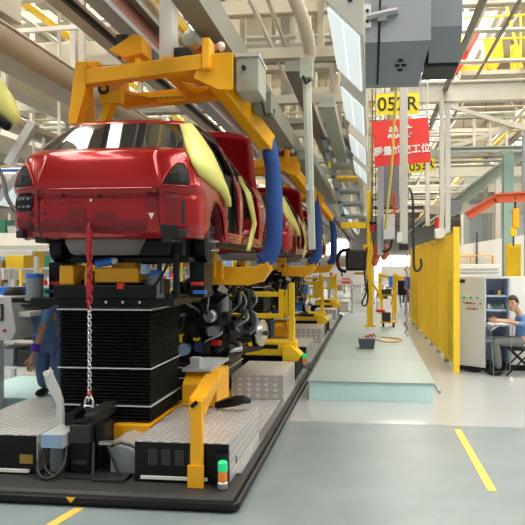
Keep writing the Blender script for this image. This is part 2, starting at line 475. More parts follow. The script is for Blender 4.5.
b = MB(); b.tube([(-2.275 + .035 * math.sin(a), 4.97, .635 + .045 * math.cos(a)) for a in [R(x) for x in range(-140, 141, 20)]], .010, 8); b.build('shackle', 'chrome', t, smooth=True)
b = MB(); b.cyl((-2.315, 4.97, .60), (-2.235, 4.97, .60), .018, 10); b.build('shackle_pin', 'chrome', t)
b = MB(); b.cyl((-2.275, 4.97, .50), (-2.275, 4.97, .61), .03, 10); b.build('eye_bolt', 'dark', t)


# ------------------------------------------------------------------ scissor lifts with pleated bellows
def bellows_lift(x0, x1, y0, y1, z0, z1, n, lines, label, base=True):
    t = thing('bellows_lift', label, 'lift', ((x0 + x1) / 2, y0, .1), 'black bellows lifts on the platforms')
    b = MB(); dz = (z1 - z0) / n; V = []; F = []
    rings = []
    for i in range(n * 2 + 1):
        z = z0 + dz * i / 2; o = .0 if i % 2 else .022
        rings.append([(x0 + o, y0 + o, z), (x1 - o, y0 + o, z), (x1 - o, y1 - o, z), (x0 + o, y1 - o, z)])
    for r_ in rings: V += r_
    for i in range(n * 2):
        for k in range(4): F.append((i * 4 + k, i * 4 + (k + 1) % 4, i * 4 + 4 + (k + 1) % 4, i * 4 + 4 + k))
    F.append((0, 3, 2, 1)); q = len(V) - 4; F.append((q, q + 1, q + 2, q + 3)); b.add(V, F)
    b.build('bellows', 'bellow', t)
    for zl in lines:
        b = MB(); b.box(x0 - .006, x1 + .006, y0 - .006, y1 + .006, zl - .005, zl + .005); b.build('frame_strip', 'greyl', t)
    if base:
        b = MB(); b.box(x0 - .05, x1 + .02, y0 - .06, y1 + .1, .105, z0 - .002); b.build('base_frame', 'orange', t, bevel=.01)
    b = MB(); b.box(x0, x1, y0, y1, z1, z1 + .03); b.build('top_plate', 'black', t, bevel=.006)
    return t


bellows_lift(-2.69, -1.86, 5.26, 6.1, .41, 1.37, 34, (1.372, .87, .55), 'tall black pleated bellows lift with pale strips under the tail of the red car')
bellows_lift(-2.69, -1.74, 7.02, 8.6, .22, .60, 8, (.60, .48), 'low black pleated bellows lift carrying the engine')
bellows_lift(-2.69, -1.86, 5.26 + PITCH, 6.1 + PITCH, .40, 1.37, 20, (1.37, .87), 'black bellows lift under the second car')

# rear axle fixture on the tall lift
t = thing('axle_fixture', 'black fixture table on the tall bellows lift, with yellow clamps', 'fixture', (-2.28, 5.8, 1.4))
b = MB(); b.box(-2.95, -1.66, 5.27, 6.15, 1.402, 1.47); b.build('table', 'black', t, bevel=.008)
b = MB(); b.box(-2.72, -1.84, 5.23, 5.36, 1.47, 1.58); b.build('cross_rail', 'black', t, bevel=.008)
b = MB(); b.box(-2.62, -1.92, 5.45, 6.0, 1.46, 1.62); b.build('riser', 'black', t, bevel=.02)
b = MB(); b.box(-2.39, -1.99, 5.32, 5.56, 1.60, 1.73); b.build('clamp_block', 'orange', t, bevel=.012)
b = MB(); b.box(-2.27, -2.05, 5.40, 5.6, 1.72, 1.78); b.build('clamp_cap', 'orange', t, bevel=.01)
b = MB(); b.box(-2.70, -2.57, 5.30, 5.55, 1.58, 1.75); b.build('clamp_post', 'orange', t, bevel=.012)
b = MB(); b.box(-2.47, -2.43, 5.30, 5.5, 1.56, 1.70); b.build('stop_block', 'orange', t, bevel=.008)
b = MB(); b.cyl((-2.36, 5.30, 1.76), (-2.22, 5.30, 1.79), .035, 10); b.build('blue_motor', 'blue', t)
b = MB(); b.ball((-2.20, 5.30, 1.79), .035, .03, .03); b.build('motor_cap', 'greyl', t, smooth=True)
b = MB(); b.cyl((-2.12, 5.25, 1.55), (-2.12, 5.25, 1.60), .035, 10); b.build('red_knob', 'red', t)
b = MB(); b.beam((-1.92, 5.3, 1.68), (-1.92, 5.3, 1.76), .05, .1); b.build('blue_sensor', 'bluel', t)
for x, l in ((-2.99, 0), (-1.88, 1)):
    b = MB(); b.lathe([(.085, 0), (.085, .03), (.072, .03), (.072, .20)], (x, 5.42, 1.40 + (.07 if l else .04)), n=18); b.build('support_cylinder', 'greyd', t)
    b = MB(); b.lathe([(.074, 0), (.076, .005), (.076, .035), (.06, .04), (0, .041)], (x, 5.42, 1.60 + (.07 if l else .04)), n=18); b.build('blue_cap', 'blue', t)
b = MB(); b.lathe([(.10, 0), (.14, .03), (.14, .045), (.05, .05), (.05, .08), (0, .08)], (-2.97, 5.42, 1.36), n=20); b.build('swing_pad', 'black', t)
b = MB(); b.beam((-3.18, 5.42, 1.44), (-2.6, 5.42, 1.44), .1, .04); b.build('swing_arm', 'black', t)
for x in (-2.25, -2.1, -2.4, -1.95):
    b = MB(); b.cyl((x, 5.24, 1.437), (x, 5.255, 1.437), .012, 8); b.build('bolt', 'chrome', t)

# rear axle waiting under the car
t = thing('rear_axle', 'black rear axle with brake drums, springs and pipes on the fixture', 'axle', (-2.2, 5.8, 1.7))
b = MB(); b.tube([(-2.95, 5.75, 1.92), (-2.7, 5.72, 1.83), (-2.2, 5.70, 1.80), (-1.75, 5.72, 1.83), (-1.5, 5.75, 1.92)], .055, 10); b.build('beam_tube', 'black', t, smooth=True)
for sx in (-1, 1):
    x = -2.2 + sx * .66
    b = MB(); b.lathe([(.05, 0), (.155, .01), (.16, .03), (.16, .12), (.12, .14), (.05, .15)], (x - sx * .05, 5.72, 1.93), (sx, 0, 0), 22); b.build('brake_drum', 'black', t, smooth=False)
    b = MB(); b.lathe([(.06, 0), (.07, .01), (.06, .03), (.03, .045)], (x + sx * .08, 5.72, 1.93), (sx, 0, 0), 16); b.build('hub', 'dark', t)
    for k in range(4):
        a = R(45 + 90 * k)
        b = MB(); p = Vector((x + sx * .09, 5.72 + .055 * math.cos(a), 1.93 + .055 * math.sin(a))); b.cyl(p, p + Vector((sx * .06, 0, 0)), .013, 8); b.build('stud', 'chrome', t)
    b = MB(); b.tube([(x - sx * .15, 5.8, 1.78), (x - sx * .13, 5.8, 2.25)], .045, 10); b.build('damper', 'black', t)
    pts = [(x - sx * .26 + .06 * math.cos(a), 5.7 + .06 * math.sin(a), 1.80 + .036 * a / 1.5) for a in [k * .5 for k in range(0, 26)]]
    b = MB(); b.tube(pts, .011, 6); b.build('spring', 'dark', t, smooth=True)
    b = MB(); b.beam((x - sx * .1, 5.7, 1.86), (x - sx * .2, 6.5, 1.82), .09, .07); b.build('trailing_arm', 'black', t, bevel=.01)
    b = MB(); b.box(x - .07, x + .07, 5.55, 5.85, 1.465, 1.78); b.build('jig_post', 'black', t, bevel=.01)
    b = MB(); b.box(x - .05 + sx * .03, x + .06 + sx * .03, 5.50, 5.56, 1.50, 1.53); b.build('blue_tab', 'blue', t)
    b = MB(); b.box(x - .04, x + .06, 5.5, 5.56, 1.575, 1.605); b.build('red_tab', 'red', t)
b = MB(); b.beam((-2.62, 5.45, 1.80), (-1.55, 5.45, 1.80), .2, .05); b.build('cross_plate', 'black', t, bevel=.01)
b = MB(); b.box(-1.98, -1.70, 5.28, 5.5, 1.83, 1.99); b.build('muffler_box', 'black', t, bevel=.03)
b = MB(); b.box(-1.74, -1.60, 5.36, 5.6, 1.80, 2.08); b.build('spring_seat', 'black', t, bevel=.03)
b = MB(); b.cyl((-1.66, 5.34, 1.47), (-1.66, 5.34, 1.85), .03, 10); b.build('damper_rod', 'black', t)
b = MB(); b.cyl((-1.83, 5.40, 1.47), (-1.83, 5.40, 1.82), .022, 10); b.build('guide_rod', 'dark', t)
b = MB(); b.stube([(-1.95, 5.3, 1.62), (-1.86, 5.28, 1.56), (-1.78, 5.3, 1.66), (-1.72, 5.32, 1.78)], .014, 6); b.build('brake_hose', 'black', t)
b = MB(); b.beam((-1.95, 5.42, 1.90), (-1.68, 5.42, 1.90), .03, .05); b.build('pipe_bracket', 'greyd', t)
# ------------------------------------------------------------------ engine with gearbox, on the low lift
def engine(dy, label):
    t = thing('engine', label, 'engine', (-1.95, 7.7 + dy, .63), 'engines riding on the platforms')
    D = lambda b: b
    def B(name, m, f, **k):
        b = MB(); b.xf = Matrix.Translation((0, dy, 0)); f(b); b.build(name, m, t, **k)
    B('sub_frame', 'black', lambda b: (b.box(-2.5, -1.62, 7.1, 7.2, .64, .74), b.box(-2.5, -1.62, 8.3, 8.4, .64, .74), b.box(-1.74, -1.62, 7.1, 8.4, .64, .74), b.box(-2.5, -2.38, 7.1, 8.4, .64, .74)), bevel=.01)
    B('oil_pan', 'black', lambda b: b.prism([(-2.3, .74), (-1.75, .74), (-1.68, .95), (-2.35, .95)], 'y', 7.25, 7.9), bevel=.015)
    B('engine_block', 'dark', lambda b: b.box(-2.35, -1.72, 7.2, 7.85, .92, 1.33), bevel=.03)
    B('cylinder_head', 'black', lambda b: b.box(-2.32, -1.74, 7.22, 7.8, 1.33, 1.47), bevel=.03)
    B('head_cover', 'black', lambda b: b.box(-2.28, -1.72, 7.26, 7.72, 1.47, 1.56), bevel=.03)
    B('gearbox', 'dark', lambda b: b.lathe([(.10, 0), (.15, .05), (.16, .12), (.11, .2), (.08, .24)], (-1.78, 7.6, 1.0), (1, 0, 0), 14))
    B('alternator', 'steel', lambda b: b.lathe([(.03, -.02), (.07, 0), (.075, .09), (.05, .11)], (-1.80, 7.12, 1.18), (0, -1, 0), 14))
    B('pulley', 'dark', lambda b: b.lathe([(.09, 0), (.09, .03), (.03, .035)], (-2.05, 7.18, 1.0), (0, -1, 0), 18))
    B('pulley', 'dark', lambda b: b.lathe([(.06, 0), (.06, .03), (.02, .035)], (-1.90, 7.18, 1.32), (0, -1, 0), 18))
    B('blue_filter', 'bluel', lambda b: b.cyl((-2.1, 7.15, .80), (-2.1, 7.0, .80), .07, 14))
    B('blue_filter', 'navy', lambda b: b.cyl((-1.93, 7.15, .83), (-1.93, 7.04, .83), .06, 14))
    B('grey_can', 'grey', lambda b: b.cyl((-1.70, 7.3, 1.18), (-1.70, 7.3, 1.43), .055, 14))
    B('intake_pipe', 'black', lambda b: b.stube([(-2.2, 7.3, 1.5), (-1.95, 7.2, 1.62), (-1.7, 7.25, 1.55), (-1.58, 7.4, 1.42), (-1.55, 7.55, 1.2)], .045, 10), smooth=True)
    B('hose', 'black', lambda b: b.stube([(-1.75, 7.2, 1.35), (-1.6, 7.15, 1.45), (-1.52, 7.3, 1.55), (-1.48, 7.5, 1.50)], .022, 8), smooth=True)
    B('hose', 'greyd', lambda b: b.stube([(-1.62, 7.25, 1.50), (-1.56, 7.2, 1.62), (-1.50, 7.3, 1.66), (-1.45, 7.45, 1.60)], .018, 8), smooth=True)
    B('hose', 'dark', lambda b: b.stube([(-2.2, 7.15, .9), (-2.12, 7.08, 1.1), (-2.2, 7.12, 1.3), (-2.15, 7.2, 1.48)], .02, 8), smooth=True)
    B('dip_stick', 'greyl', lambda b: b.tube([(-1.86, 7.14, .98), (-1.85, 7.12, 1.25), (-1.83, 7.16, 1.48)], .010, 6))
    B('white_tag', 'paint_white', lambda b: b.hexa([(-1.74, 7.12, 1.47), (-1.62, 7.12, 1.42), (-1.60, 7.14, 1.46), (-1.70, 7.14, 1.55), (-1.74, 7.13, 1.47), (-1.62, 7.13, 1.42), (-1.60, 7.15, 1.46), (-1.70, 7.15, 1.55)]))
    B('red_valve', 'red', lambda b: b.box(-1.80, -1.70, 7.08, 7.2, .84, .90), bevel=.008)
    B('yellow_bracket', 'yellow', lambda b: b.box(-1.99, -1.93, 7.02, 7.12, .90, .95), bevel=.006)
    rn = random.Random(3)
    for k in range(26):
        x = rn.uniform(-2.3, -1.5); z = rn.uniform(.78, 1.5); s_ = rn.uniform(.02, .05)
        c_ = rn.choice(['black', 'dark', 'black', 'black', 'greyd', 'dark', 'steel'])
        if k % 3 == 0: B('casting', c_, lambda b: b.box(x - s_, x + s_, 7.0 + rn.uniform(0, .06), 7.24, z - s_, z + s_ * 1.2), bevel=.008)
        elif k % 3 == 1: B('engine_pipe', c_, lambda b: b.stube([(x, 7.2, z), (x + rn.uniform(-.1, .1), 7.04, z + .06), (x + rn.uniform(-.15, .15), 7.02, z + .15), (x + rn.uniform(-.1, .1), 7.2, z + .22)], rn.uniform(.010, .02), 7), smooth=True)
        else: B('fitting', c_, lambda b: b.cyl((x, 7.22, z), (x, 7.03, z), s_, 10))
    for k in range(12):
        x = rn.uniform(-1.66, -1.36); z = rn.uniform(.9, 1.5)
        B('engine_pipe', rn.choice(['black', 'dark', 'greyd', 'black']), lambda b: b.stube([(x, 7.4, z), (x + .08, 7.35, z + .08), (x + .05, 7.42, z + .18), (x - .08, 7.5, z + .22)], rn.uniform(.010, .022), 7), smooth=True)
    B('yellow_tag', 'yellow', lambda b: b.box(-2.15, -2.12, 7.02, 7.12, .88, .97))
    B('yellow_clip', 'yellow', lambda b: b.box(-2.24, -2.20, 7.02, 7.12, .78, .93))
    B('drive_shaft', 'dark', lambda b: b.tube([(-1.7, 7.7, .95), (-1.45, 7.75, .93), (-1.28, 7.8, .92)], [.03, .02, .03], 8))
    B('steering_knuckle', 'black', lambda b: b.box(-1.46, -1.37, 7.74, 7.95, .76, 1.0), bevel=.03)
    B('control_arm', 'dark', lambda b: b.beam((-1.65, 7.6, .70), (-1.36, 7.8, .74), .12, .05))
    B('strut_tower', 'black', lambda b: b.tube([(-1.48, 7.85, .98), (-1.56, 7.95, 1.5)], .05, 10))
    B('brake_disc', 'chrome', lambda b: b.lathe([(.05, 0), (.165, 0), (.165, .022), (.10, .022), (.10, .05), (.03, .055)], (-1.35, 7.78, .92), (1, -.3, 0), 26))
    B('hub_nut', 'dark', lambda b: b.cyl((-1.30, 7.765, .92), (-1.25, 7.75, .92), .03, 10))
    B('exhaust_pipe', 'steel', lambda b: b.tube([(-1.7, 7.5, .86), (-1.55, 7.45, .82), (-1.5, 7.3, .78), (-1.62, 7.15, .78)], .028, 8), smooth=True)
    B('battery_tray', 'black', lambda b: b.box(-1.74, -1.55, 7.3, 7.6, 1.08, 1.16), bevel=.01)
    B('front_rail', 'black', lambda b: b.box(-2.45, -1.7, 7.08, 7.2, .74, .80), bevel=.01)
    for k in range(5):
        B('bolt', 'chrome', lambda b: b.cyl((-2.3 + k * .13, 7.09, .70), (-2.3 + k * .13, 7.06, .70), .014, 8))
    for k, (x, z) in enumerate(((-1.86, .80), (-1.78, 1.0), (-2.02, 1.2), (-2.22, 1.15))):
        B('bracket', ['dark', 'greyd', 'black', 'dark'][k], lambda b: b.box(x - .05, x + .05, 7.05, 7.22, z - .05, z + .06), bevel=.01)
    return t


engine(0, 'black engine and gearbox with bright brake disc, on the low bellows lift')
engine(PITCH, 'engine on the second platform behind the yellow rail frame')


# ------------------------------------------------------------------ yellow rail frames between the platforms
def rail_frame(dy, label):
    y = 9.15 + dy
    t = thing('guard_rail', label, 'frame', (-1.5, y, .1), 'yellow rail frames of the platforms')
    X0, X1 = -2.15, -1.22
    def B(n, m, f, **k):
        b = MB(); f(b); b.build(n, m, t, **k)
    B('top_rail', 'yellow', lambda b: b.box(X0, X1, y - .04, y + .04, 1.30, 1.37), bevel=.006)
    B('lower_rail', 'yellow', lambda b: b.box(X0, X1, y - .04, y + .04, .99, 1.055), bevel=.006)
    B('post', 'yellow', lambda b: b.box(X1 - .10, X1 - .03, y - .05, y + .05, .98, 1.40), bevel=.006)
    B('end_plate', 'yellow', lambda b: b.prism([(X1 - .03, .97), (X1 + .06, 1.03), (X1 + .06, 1.42), (X1 - .03, 1.39)], 'y', y - .04, y + .04), bevel=.004)
    B('tall_post', 'yellow', lambda b: b.box(X1 + .05, X1 + .125, y - .06, y + .05, .44, 1.50), bevel=.006)
    B('green_bar', 'green', lambda b: b.box(X1 - .58, X1 - .52, y - .065, y - .04, .96, 1.31))
    B('saddle', 'yellow', lambda b: b.prism([(-1.80, .46), (-1.80, .60), (-1.70, .66), (-1.06, .66), (-1.06, .46)], 'y', y - .1, y + .2), bevel=.01)
    B('saddle_slot', 'black', lambda b: b.box(-1.66, -1.32, y - .108, y - .098, .56, .62))
    B('foot', 'yellow', lambda b: b.prism([(-1.24, .40), (-1.24, .60), (-1.12, .62), (-.97, .48), (-1.03, .40)], 'y', y - .22, y + .1), bevel=.006)
    B('black_base', 'black', lambda b: b.box(-1.95, -1.06, y - .06, y + .6, .12, .46), bevel=.01)
    return t


rail_frame(0, 'yellow rail frame with green bar behind the engine of the nearest platform')
rail_frame(PITCH, 'smaller looking yellow rail frame of the second platform')
rail_frame(2 * PITCH, 'farthest yellow rail frame down the assembly line')


# ------------------------------------------------------------------ red car bodies
XCAR = -2.215


def interp(tab, z):
    if z <= tab[0][0]: return tab[0][1]
    for (a, va), (c, vc) in zip(tab, tab[1:]):
        if z <= c: return va + (vc - va) * (z - a) / (c - a)
    return tab[-1][1]


def smooth(t):
    t = max(0, min(1, t)); return t * t * (3 - 2 * t)


WR = [(0, .79), (.06, .825), (.12, .84), (.30, .835), (.40, .825), (.48, .81), (.56, .79), (.64, .765), (.70, .745), (.76, .725)]
WS = [(0, .79), (.08, .83), (.3, .84), (.5, .83), (.62, .805), (.70, .775), (.76, .745)]
YR = [(0, .09), (.05, .04), (.10, .01), (.2, .0), (.33, .0), (.375, .018), (.395, -.02), (.41, -.032), (.44, -.032), (.52, -.015), (.60, .006), (.66, .022), (.70, .04), (.73, .07), (.76, .12)]
NFRONT, CLR = 4.25, .34


def lower_pt(t, z):
    """outline of the body at height z; t in 0..3: 0-1 rear end, 1-2 flank, 2-3 nose"""
    wr, ws, yr = interp(WR, z), interp(WS, z), interp(YR, z)
    yf = NFRONT - .25 * abs(z - .3) - (.1 if z < .1 else 0)
    def wid(y): return wr + (ws - wr) * smooth((y - .25) / .8) - .10 * smooth((y - 3.2) / 1.0)
    n = 3.6
    if t <= 1:
        a = t * math.pi / 2; u = math.sin(a) ** (2 / n) if t > 0 else 0; v = math.cos(a) ** (2 / n) if t < 1 else 0
        y = yr + .03 * 0 + CLR * (1 - v); return (wid(y) * u, y)
    if t <= 2:
        y = yr + CLR + (yf - .6 - yr - CLR) * (t - 1); return (wid(y), y)
    a = (3 - t) * math.pi / 2; n = 2.4
    u = math.sin(a) ** (2 / n) if t < 3 else 0; v = math.cos(a) ** (2 / n) if t > 2 else 0
    y = yf - .6 + .6 * v
    return (wid(y) * u, y)


def ysurf(x, z):
    """rear surface y for |x| at height z"""
    n = 3.6; w_ = interp(WR, z) + .01
    r = min(1, abs(x) / w_); return interp(YR, z) + CLR * (1 - (1 - r ** n) ** (1 / n))


def upper_pt(t, k):
    """greenhouse outline at k in 0..1 (belt to roof edge), then 1..2 roof crown"""
    kk = min(k, 1); e = kk ** 1.15
    z = .76 + .335 * kk
    wr = .725 - .17 * e; ws = .745 - .17 * e
    yr = .12 + .46 * kk; yf = 3.0 - .95 * kk
    if k > 1:
        q = k - 1; s_ = 1 - q; cy = 1.55
        z += .055 * (1 - s_ * s_)
        wr *= s_; ws *= s_; yr = cy + (yr - cy) * s_; yf = cy + (yf - cy) * s_
    def wid(y): return wr + (ws - wr) * smooth((y - yr) / .7) - .06 * (1 - max(0, k - 1)) * smooth((y - 2.0) / 1.0)
    cr = .30 * (1 - max(0, k - 1)) + 1e-4; n = 3.2
    if t <= 1:
        a = t * math.pi / 2; u = math.sin(a) ** (2 / n) if t > 0 else 0; v = math.cos(a) ** (2 / n) if t < 1 else 0
        y = yr + cr * (1 - v); return (wid(y) * u, y, z)
    if t <= 2:
        y = yr + cr + (yf - cr - yr - cr) * (t - 1); return (wid(y), y, z)
    a = (3 - t) * math.pi / 2
    u = math.sin(a) ** (2 / n) if t < 3 else 0; v = math.cos(a) ** (2 / n) if t > 2 else 0
    y = yf - cr + cr * v
    return (wid(y) * u, y, z)


TS = [i / 22 for i in range(22)] + [1 + i / 64 for i in range(64)] + [2 + i / 14 for i in range(15)]


def build_car(label):
    t = thing('car_body', label, 'car', (XCAR, 5.0, 1.97), 'red car bodies on the line')
    T = Matrix.Translation((XCAR, 5.0, 1.97))
    def B(name, m, f, **k):
        b = MB(); b.xf = T; f(b); return b.build(name, m, t, **k)
    shell = MB(); shell.xf = T; glass = MB(); glass.xf = T; wind = MB(); wind.xf = T
    zs = [.76 * i / 38 for i in range(39)]

    def keep_low(x, y, z):
        ax = abs(x)
        if ax > .60:
            if z < .40 and math.hypot(y - .70, z - .02) < .335: return False
            if z < .40 and math.hypot(y - 3.42, z - .02) < .345: return False
            if .10 < z and 1.08 < y < 1.64 and not (z < .42 and math.hypot(y - .7, z - .02) < .43): return False
            if .10 < z and 1.84 < y < 2.85: return False
        return True
    for sx in (1, -1):
        P = [[(lambda q: (q[0] * sx, q[1], z))(lower_pt(tt, z)) for tt in TS] for z in zs]
        for i in range(len(zs) - 1):
            for j in range(len(TS) - 1):
                q = [P[i][j], P[i][j + 1], P[i + 1][j + 1], P[i + 1][j]]
                c = [sum(p[a] for p in q) / 4 for a in range(3)]
                if keep_low(*c): shell.add(q, [(0, 1, 2, 3)])
        ks = [i / 16 for i in range(17)] + [1 + i / 8 for i in range(1, 9)]
        U = [[(lambda q: (q[0] * sx, q[1], q[2]))(upper_pt(tt, k)) for tt in TS] for k in ks]
        # deck between body and greenhouse at the tail, cowl at the front
        for i in range(len(ks) - 1):
            for j in range(len(TS) - 1):
                q = [U[i][j], U[i][j + 1], U[i + 1][j + 1], U[i + 1][j]]
                x, y, z = [sum(p[a] for p in q) / 4 for a in range(3)]
                k = (ks[i] + ks[i + 1]) / 2; tt = (TS[j] + TS[j + 1]) / 2
                if k < .90 and k > .02 and tt < .62: glass.add(q, [(0, 1, 2, 3)]); continue
                if .03 < k < .92 and tt > 2.3: wind.add(q, [(0, 1, 2, 3)]); continue
                if .0 < k < .86 and 1 < tt < 2.3:
                    if 1.02 < y < 1.64 or 1.84 < y < 2.85 - .85 * k: continue
                shell.add(q, [(0, 1, 2, 3)])
    o = shell.build('body_shell', [cp], t, smooth=True, weld=True)
    s = o.modifiers.new('thickness', 'SOLIDIFY'); s.thickness = .028; s.offset = -1
    o = glass.build('rear_window', 'glassd', t, smooth=True, weld=True)
    wind.build('windscreen', 'glassd', t, smooth=True, weld=True)

    # tailgate skin, a little proud of the shell
    g = MB(); g.xf = T
    zz = [.405, .412, .43, .46, .50, .54, .58, .62, .65, .68, .70, .72, .74]
    xx = [-.60 + 1.2 * i / 24 for i in range(25)]
    def gx(x, z): return x * (1 - .12 * smooth((z - .45) / .3)) * .90
    rows = [[(gx(x, z), ysurf(gx(x, z), z) - .014, z + (.0)) for x in xx] for z in zz]
    V = [p for r_ in rows for p in r_]; n = len(xx)
    g.add(V, [(i * n + j, i * n + j + 1, (i + 1) * n + j + 1, (i + 1) * n + j) for i in range(len(zz) - 1) for j in range(n - 1)])
    o = g.build('tailgate', [cp], t, smooth=True); s = o.modifiers.new('thickness', 'SOLIDIFY'); s.thickness = .012; s.offset = -1

    def patch(name, m, poly, off, par=t):
        """a polygon (x,z) laid on the rear surface, boundary subdivided"""
        b = MB(); b.xf = T
        pts = []
        for (x0, z0), (x1, z1) in zip(poly, poly[1:] + poly[:1]):
            for k in range(4): pts.append((x0 + (x1 - x0) * k / 4, z0 + (z1 - z0) * k / 4))
        cx = sum(p[0] for p in pts) / len(pts); cz = sum(p[1] for p in pts) / len(pts)
        V = [(cx, ysurf(cx, cz) - off, cz)]; F = []
        rings = (.33, .66, 1)
        for r_ in rings:
            for (x, z) in pts:
                X = cx + (x - cx) * r_; Z = cz + (z - cz) * r_; V.append((X, ysurf(X, Z) - off, Z))
        n = len(pts)
        for k in range(n):
            F.append((0, 1 + k, 1 + (k + 1) % n))
            for r_ in range(2): F.append((1 + r_ * n + k, 1 + (r_ + 1) * n + k, 1 + (r_ + 1) * n + (k + 1) % n, 1 + r_ * n + (k + 1) % n))
        b.add(V, F); o = b.build(name, m, par); s = o.modifiers.new('thickness', 'SOLIDIFY'); s.thickness = .006; s.offset = 0
        return o

    for sx in (-1, 1):
        poly = [(.545, .425), (.55, .46), (.595, .55), (.645, .615), (.70, .615), (.745, .53), (.755, .42)]
        patch('painted_lamp_hole', 'black', [(sx * a, c) for a, c in poly], .004)  # flat black patch painting the darkness of the open lamp hole
        pr = [(x * sx, z) for x, z in poly]
        # rolled red rim around the painted opening
        pts = []
        for (x0, z0), (x1, z1) in zip(pr, pr[1:] + pr[:1]):
            for k in range(3): X = x0 + (x1 - x0) * k / 3; Z = z0 + (z1 - z0) * k / 3; pts.append((X, ysurf(X, Z) - .006, Z))
        B('lamp_rim', [cp], lambda b: b.tube(pts + pts[:2], .009, 6), smooth=True)
        B('lamp_pocket', 'dark', lambda b: b.box(sx * .63 - .05, sx * .63 + .05, ysurf(.63, .5) - .008, ysurf(.63, .5) + .05, .46, .54), bevel=.01)
        # quarter panel lower strip joint
        B('bumper_bracket', 'dark', lambda b: b.box(sx * .70 - .03, sx * .70 + .03, .03, .12, .01, .075), bevel=.01)
    o = patch('air_vent', 'black', [(-.755, .26), (-.755, .35), (-.73, .38), (-.60, .38), (-.575, .355), (-.575, .26), (-.60, .235), (-.73, .235)], .006)
    for k in range(3):
        X = -.72 + k * .045
        B('vent_flap', 'greyd', lambda b: b.box(X, X + .028, ysurf(X, .34) - .016, ysurf(X, .34) + .0, .325, .345))
        B('vent_flap', 'greyd', lambda b: b.box(X, X + .028, ysurf(X, .26) - .016, ysurf(X, .26) + .0, .262, .28))
    for (x, z, a, c) in ((-.60, .10, .022, .04), (-.585, .205, .02, .02), (.02, .34, .012, .012), (-.30, .36, .01, .01), (.585, .055, .07, .055), (.70, .22, .012, .10)):
        patch('pressed_hole', 'ink', [(x - a, z - c), (x + a, z - c), (x + a, z + c), (x - a, z + c)], .004)
    patch('white_arrow', 'paint_white', [(.425, .205), (.475, .205), (.450, .155)], .006)
    for (x0, x1, z0, z1) in ((-.25, -.10, .10, .25), (-.02, .14, .10, .22)):
        patch('plate_recess', [cpi], [(x0, z0), (x1, z0), (x1, z1), (x0, z1)], .005)
    patch('quarter_joint', 'ink', [(.515, .03), (.522, .03), (.500, .40), (.494, .40)], .004)
    patch('quarter_joint', 'ink', [(-.53, .03), (-.523, .03), (-.51, .40), (-.516, .40)], .004)
    patch('corner_panel', [cpi], [(.56, .14), (.66, .15), (.67, .36), (.57, .38)], .005)
    patch('corner_panel', [cpi], [(.40, .24), (.48, .23), (.48, .37), (.41, .38)], .005)
    patch('corner_panel', [cpi], [(-.73, .03), (-.62, .02), (-.60, .17), (-.74, .18)], .003)
    patch('pressed_hole', 'ink', [(.545, .30), (.56, .30), (.56, .315), (.545, .315)], .008)
    patch('pressed_hole', 'ink', [(-.47, .20), (-.45, .20), (-.45, .22), (-.47, .22)], .005)
    for (x0, x1, z) in ((-.46, -.16, .30), (.12, .38, .33)):
        B('pressed_bead', [cp], lambda b: b.tube([(x0, ysurf(x0, z) - .002, z), ((x0 + x1) / 2, ysurf(0, z) - .004, z + .01), (x1, ysurf(x1, z) - .002, z)], .008, 6), smooth=True)
    patch('lower_beam', [cpi], [(-.60, .06), (.40, .05), (.42, .16), (-.45, .17)], .003)
    B('tailgate_emblem_seat', 'white', lambda b: b.cyl((-.06, ysurf(0, .36) - .012, .315), (-.06, ysurf(0, .36), .315), .012, 10))
    B('latch_bar', [cp], lambda b: b.box(-.42, .48, -.05, -.02, .392, .41), bevel=.006)
    # floor pan, spare wheel tub, rails
    B('floor_pan', 'dark', lambda b: b.box(-.70, .70, .12, 3.9, .03, .07), bevel=.01)
    B('spare_wheel_tub', mat('tub_grey', (.20, .17, .165), .5), lambda b: b.lathe([(.44, 0), (.43, -.07), (.39, -.16), (.35, -.18), (0, -.185)], (-.06, .52, .05), n=28), smooth=True)
    for sx in (-1, 1):
        B('chassis_rail', 'dark', lambda b: b.box(sx * .55 - .05, sx * .55 + .05, .1, 3.9, -.03, .04), bevel=.01)
        B('wheel_housing', [cpi], lambda b: b.prism([(.70 + .36 * math.cos(R(a)), .02 + .36 * math.sin(R(a))) for a in range(0, 181, 15)] + [(.70 + .31 * math.cos(R(a)), .02 + .31 * math.sin(R(a))) for a in range(180, -1, -15)], 'x', sx * .52, sx * .80))
        B('wheel_house_wall', [cpi], lambda b: b.prism([(.70 + .34 * math.cos(R(a)), .02 + .34 * math.sin(R(a))) for a in range(0, 181, 15)], 'x', sx * .52, sx * .53))
        B('arch_lip', [cp], lambda b: b.tube([(sx * (.822 if a < 90 else .818), .70 + .335 * math.cos(R(a)), .02 + .335 * math.sin(R(a))) for a in range(0, 181, 12)], .014, 6), smooth=True)
        B('sill', [cp], lambda b: b.box(sx * .79 - .03, sx * .79 + .03, 1.05, 3.0, .0, .11), bevel=.02)
        B('door_seal', 'black', lambda b: b.tube([(sx * .815, 1.13, .14), (sx * .825, 1.12, .42), (sx * .77, 1.08, .72), (sx * .62, 1.04, 1.0), (sx * .585, 1.15, 1.05), (sx * .585, 1.62, 1.055), (sx * .76, 1.63, .74), (sx * .825, 1.63, .14)], .016, 6), smooth=True)
        B('door_seal', 'black', lambda b: b.tube([(sx * .825, 1.86, .14), (sx * .76, 1.86, .74), (sx * .585, 1.86, 1.055), (sx * .565, 1.95, 1.04), (sx * .66, 2.5, .84), (sx * .73, 2.82, .72), (sx * .79, 2.84, .14)], .016, 6), smooth=True)
    B('roof_seal', 'black', lambda b: b.tube([(.56, .85, 1.09), (.58, 1.1, 1.09), (.575, 1.6, 1.09), (.555, 1.95, 1.06), (.61, 2.4, .92), (.67, 2.8, .80)], .02, 6), smooth=True)
    # cabin trim seen through the door openings
    B('dashboard', 'black', lambda b: b.prism([(2.75, .35), (2.70, .62), (2.95, .74), (3.1, .70), (3.1, .35)], 'x', -.68, .68), bevel=.02)
